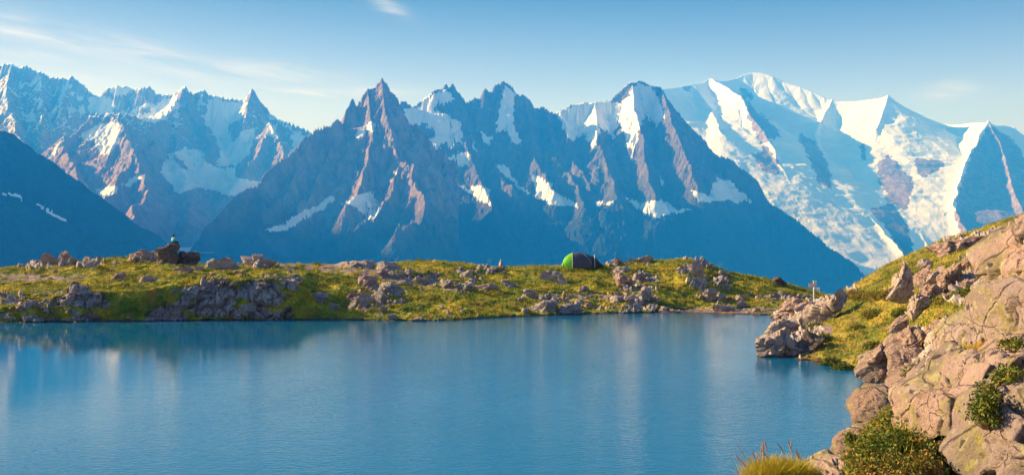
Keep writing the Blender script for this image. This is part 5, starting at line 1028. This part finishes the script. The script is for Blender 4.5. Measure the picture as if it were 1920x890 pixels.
# y is forward (away from the lake); hips at z = .1
B = [(0, 0, .10), (0, .01, .30), (0, .03, .50), (0, .06, .60), (0, .08, .70), (0, .08, .80),
     (.10, .06, .10), (.15, .44, .22), (.14, .52, -.18), (.14, .64, -.22), (-.10, .06, .10), (-.14, .42, .26), (-.13, .52, -.14), (-.13, .64, -.18),
     (.17, .05, .50), (.25, .14, .27), (.17, .36, .30), (.15, .42, .31), (-.17, .05, .50), (-.24, .14, .27), (-.15, .36, .32), (-.13, .42, .33)]
E = [(0, 1), (1, 2), (2, 3), (3, 4), (4, 5), (0, 6), (6, 7), (7, 8), (8, 9), (0, 10), (10, 11), (11, 12), (12, 13), (2, 14), (14, 15), (15, 16), (16, 17), (2, 18), (18, 19), (19, 20), (20, 21)]
Rd = [(.15, .11), (.13, .10), (.13, .09), (.05, .05), (.085, .095), (.07, .08), .08, .06, .045, .035, .08, .06, .045, .035, .055, .042, .03, .025, .055, .042, .03, .025]
skin_mesh('body', B, E, Rd, m_skin, pp)
skin_mesh('jacket', [B[0], B[1], B[2], (0, .04, .58), B[14], B[15], (.19, .31, .295), B[18], B[19], (-.17, .31, .31)], [(0, 1), (1, 2), (2, 3), (2, 4), (4, 5), (5, 6), (2, 7), (7, 8), (8, 9)],
          [(.19, .14), (.18, .135), (.165, .12), (.08, .08), .075, .06, .045, .075, .06, .045], m_jacket, pp)
skin_mesh('trousers', [(0, .02, .07), B[6], B[7], (.14, .51, -.10), B[10], B[11], (-.13, .51, -.06)], [(0, 1), (1, 2), (2, 3), (0, 4), (4, 5), (5, 6)], [(.17, .13), .10, .078, .06, .10, .078, .06], m_trous, pp)
for s_ in (1, -1):
    skin_mesh('boot', [(.14*s_, .52, -.20), (.14*s_, .56, -.27), (.14*s_, .70, -.27)], [(0, 1), (1, 2)], [.055, .05, .04], m_boot, pp, 1)
    for k in range(5):      # fingers curled over the knee
        bx_ = (.15 if s_ > 0 else -.13)+(k-2)*.017; zf = .31 if s_ > 0 else .33
        skin_mesh('finger', [(bx_*1.0, .42, zf), (bx_, .46-.006*abs(k-2), zf-.005), (bx_, .475-.006*abs(k-2), zf-.03)], [(0, 1), (1, 2)], [.009, .008, .007], m_skin, pp, 1)
d, Fc = ico(3); hv = d*[.098, .11, .115]; hv = hv[:, :]+[0, .075, .765]; msk = hv[:, 2]
hv[:, 2] = np.maximum(hv[:, 2], .70+.25*(hv[:, 1]-.0)*.6); mesh_np('hat', hv, Fc, m_hat, pp, smooth=True)
mesh_np('nose', d*[.014, .02, .018]+[0, .178, .735], Fc, m_skin, pp, smooth=True)

# ------------------------------------------------------------------ small stones, too many to count
def rubble(name, label, pts, lo, hi, mat, seed):
    rs = np.random.RandomState(seed); d, Fc = ico(1); n = len(pts); Vs = []; Fs = []
    for i, p in enumerate(pts):
        s_ = lo+(hi-lo)*rs.rand()**2.5; v = d*(1+.35*rs.normal(size=(len(d), 1)))*s_*np.array([1, 1, .6])*rs.uniform(.7, 1.3, 3); Vs.append(v+p); Fs.append(Fc+i*len(d))
    o = mesh_np(name, np.concatenate(Vs), np.concatenate(Fs), mat); tag(o, label, kind='stuff')
rs = np.random.RandomState(9)
edge = ((farP[..., 2] > -.08) & (farP[..., 2] < .30)).astype(float)
rubble('gravel', 'small stones along the far waterline', sow(farP, edge, 1500, rs), .03, .20, m_b_far, 10)
rubble('gravel', 'loose stones in the rocky places of the far bank', sow(farP, np.clip(farR+farG*.6, 0, 1)*(farP[..., 2] > .2), 2600, rs), .04, .26, m_b_pink, 11)
e2 = ((nearP[..., 2] > -.08) & (nearP[..., 2] < .25) & (nearP[..., 1] > 40)).astype(float)
rubble('gravel', 'small stones along the waterline of the right bank', sow(nearP, e2, 500, rs), .03, .14, m_b_mid, 12)
rubble('gravel', 'loose stones scattered on the hillside', sow(nearP, np.clip(nearR+nearG*.5+.03, 0, 1)*(nearP[..., 2] > .2)*(nearP[..., 1] > 28), 900, rs), .03, .16, m_b_mid, 13)
# low heath tussocks on the far bank
hs = sow(farP, (1-farR)*(1-farG)*(farP[..., 2] > .3), 420, np.random.RandomState(12))
V = []; Fc = []; T_ = []; rs = np.random.RandomState(13)
for i, p in enumerate(hs):
    n = 130; w0 = rs.uniform(.25, .75); h0 = rs.uniform(.12, .34); dr = rs.normal(size=(n, 3)); dr /= np.linalg.norm(dr, axis=1)[:, None]; dr[:, 2] = abs(dr[:, 2]); c = p+dr*rs.uniform(.5, 1, (n, 1))*[w0, w0, h0]
    ax = rs.normal(size=(n, 3)); ax /= np.linalg.norm(ax, axis=1)[:, None]; sd = np.cross(ax, rs.normal(size=(n, 3))); sd /= np.linalg.norm(sd, axis=1)[:, None]
    V.append(np.stack([c-ax*.055, c+sd*.035, c+ax*.055, c-sd*.035], 1).reshape(-1, 3)); T_.append(np.repeat(np.clip(rs.uniform(.05, .62)+rs.normal(0, .08, n), 0, 1), 4))
V = np.concatenate(V); o = mesh_np('undergrowth', V, np.arange(len(V)).reshape(-1, 4), m_bush, attrs={'tone': ('FLOAT', np.concatenate(T_))}); tag(o, 'low heath and dwarf shrubs covering the far bank', kind='stuff')
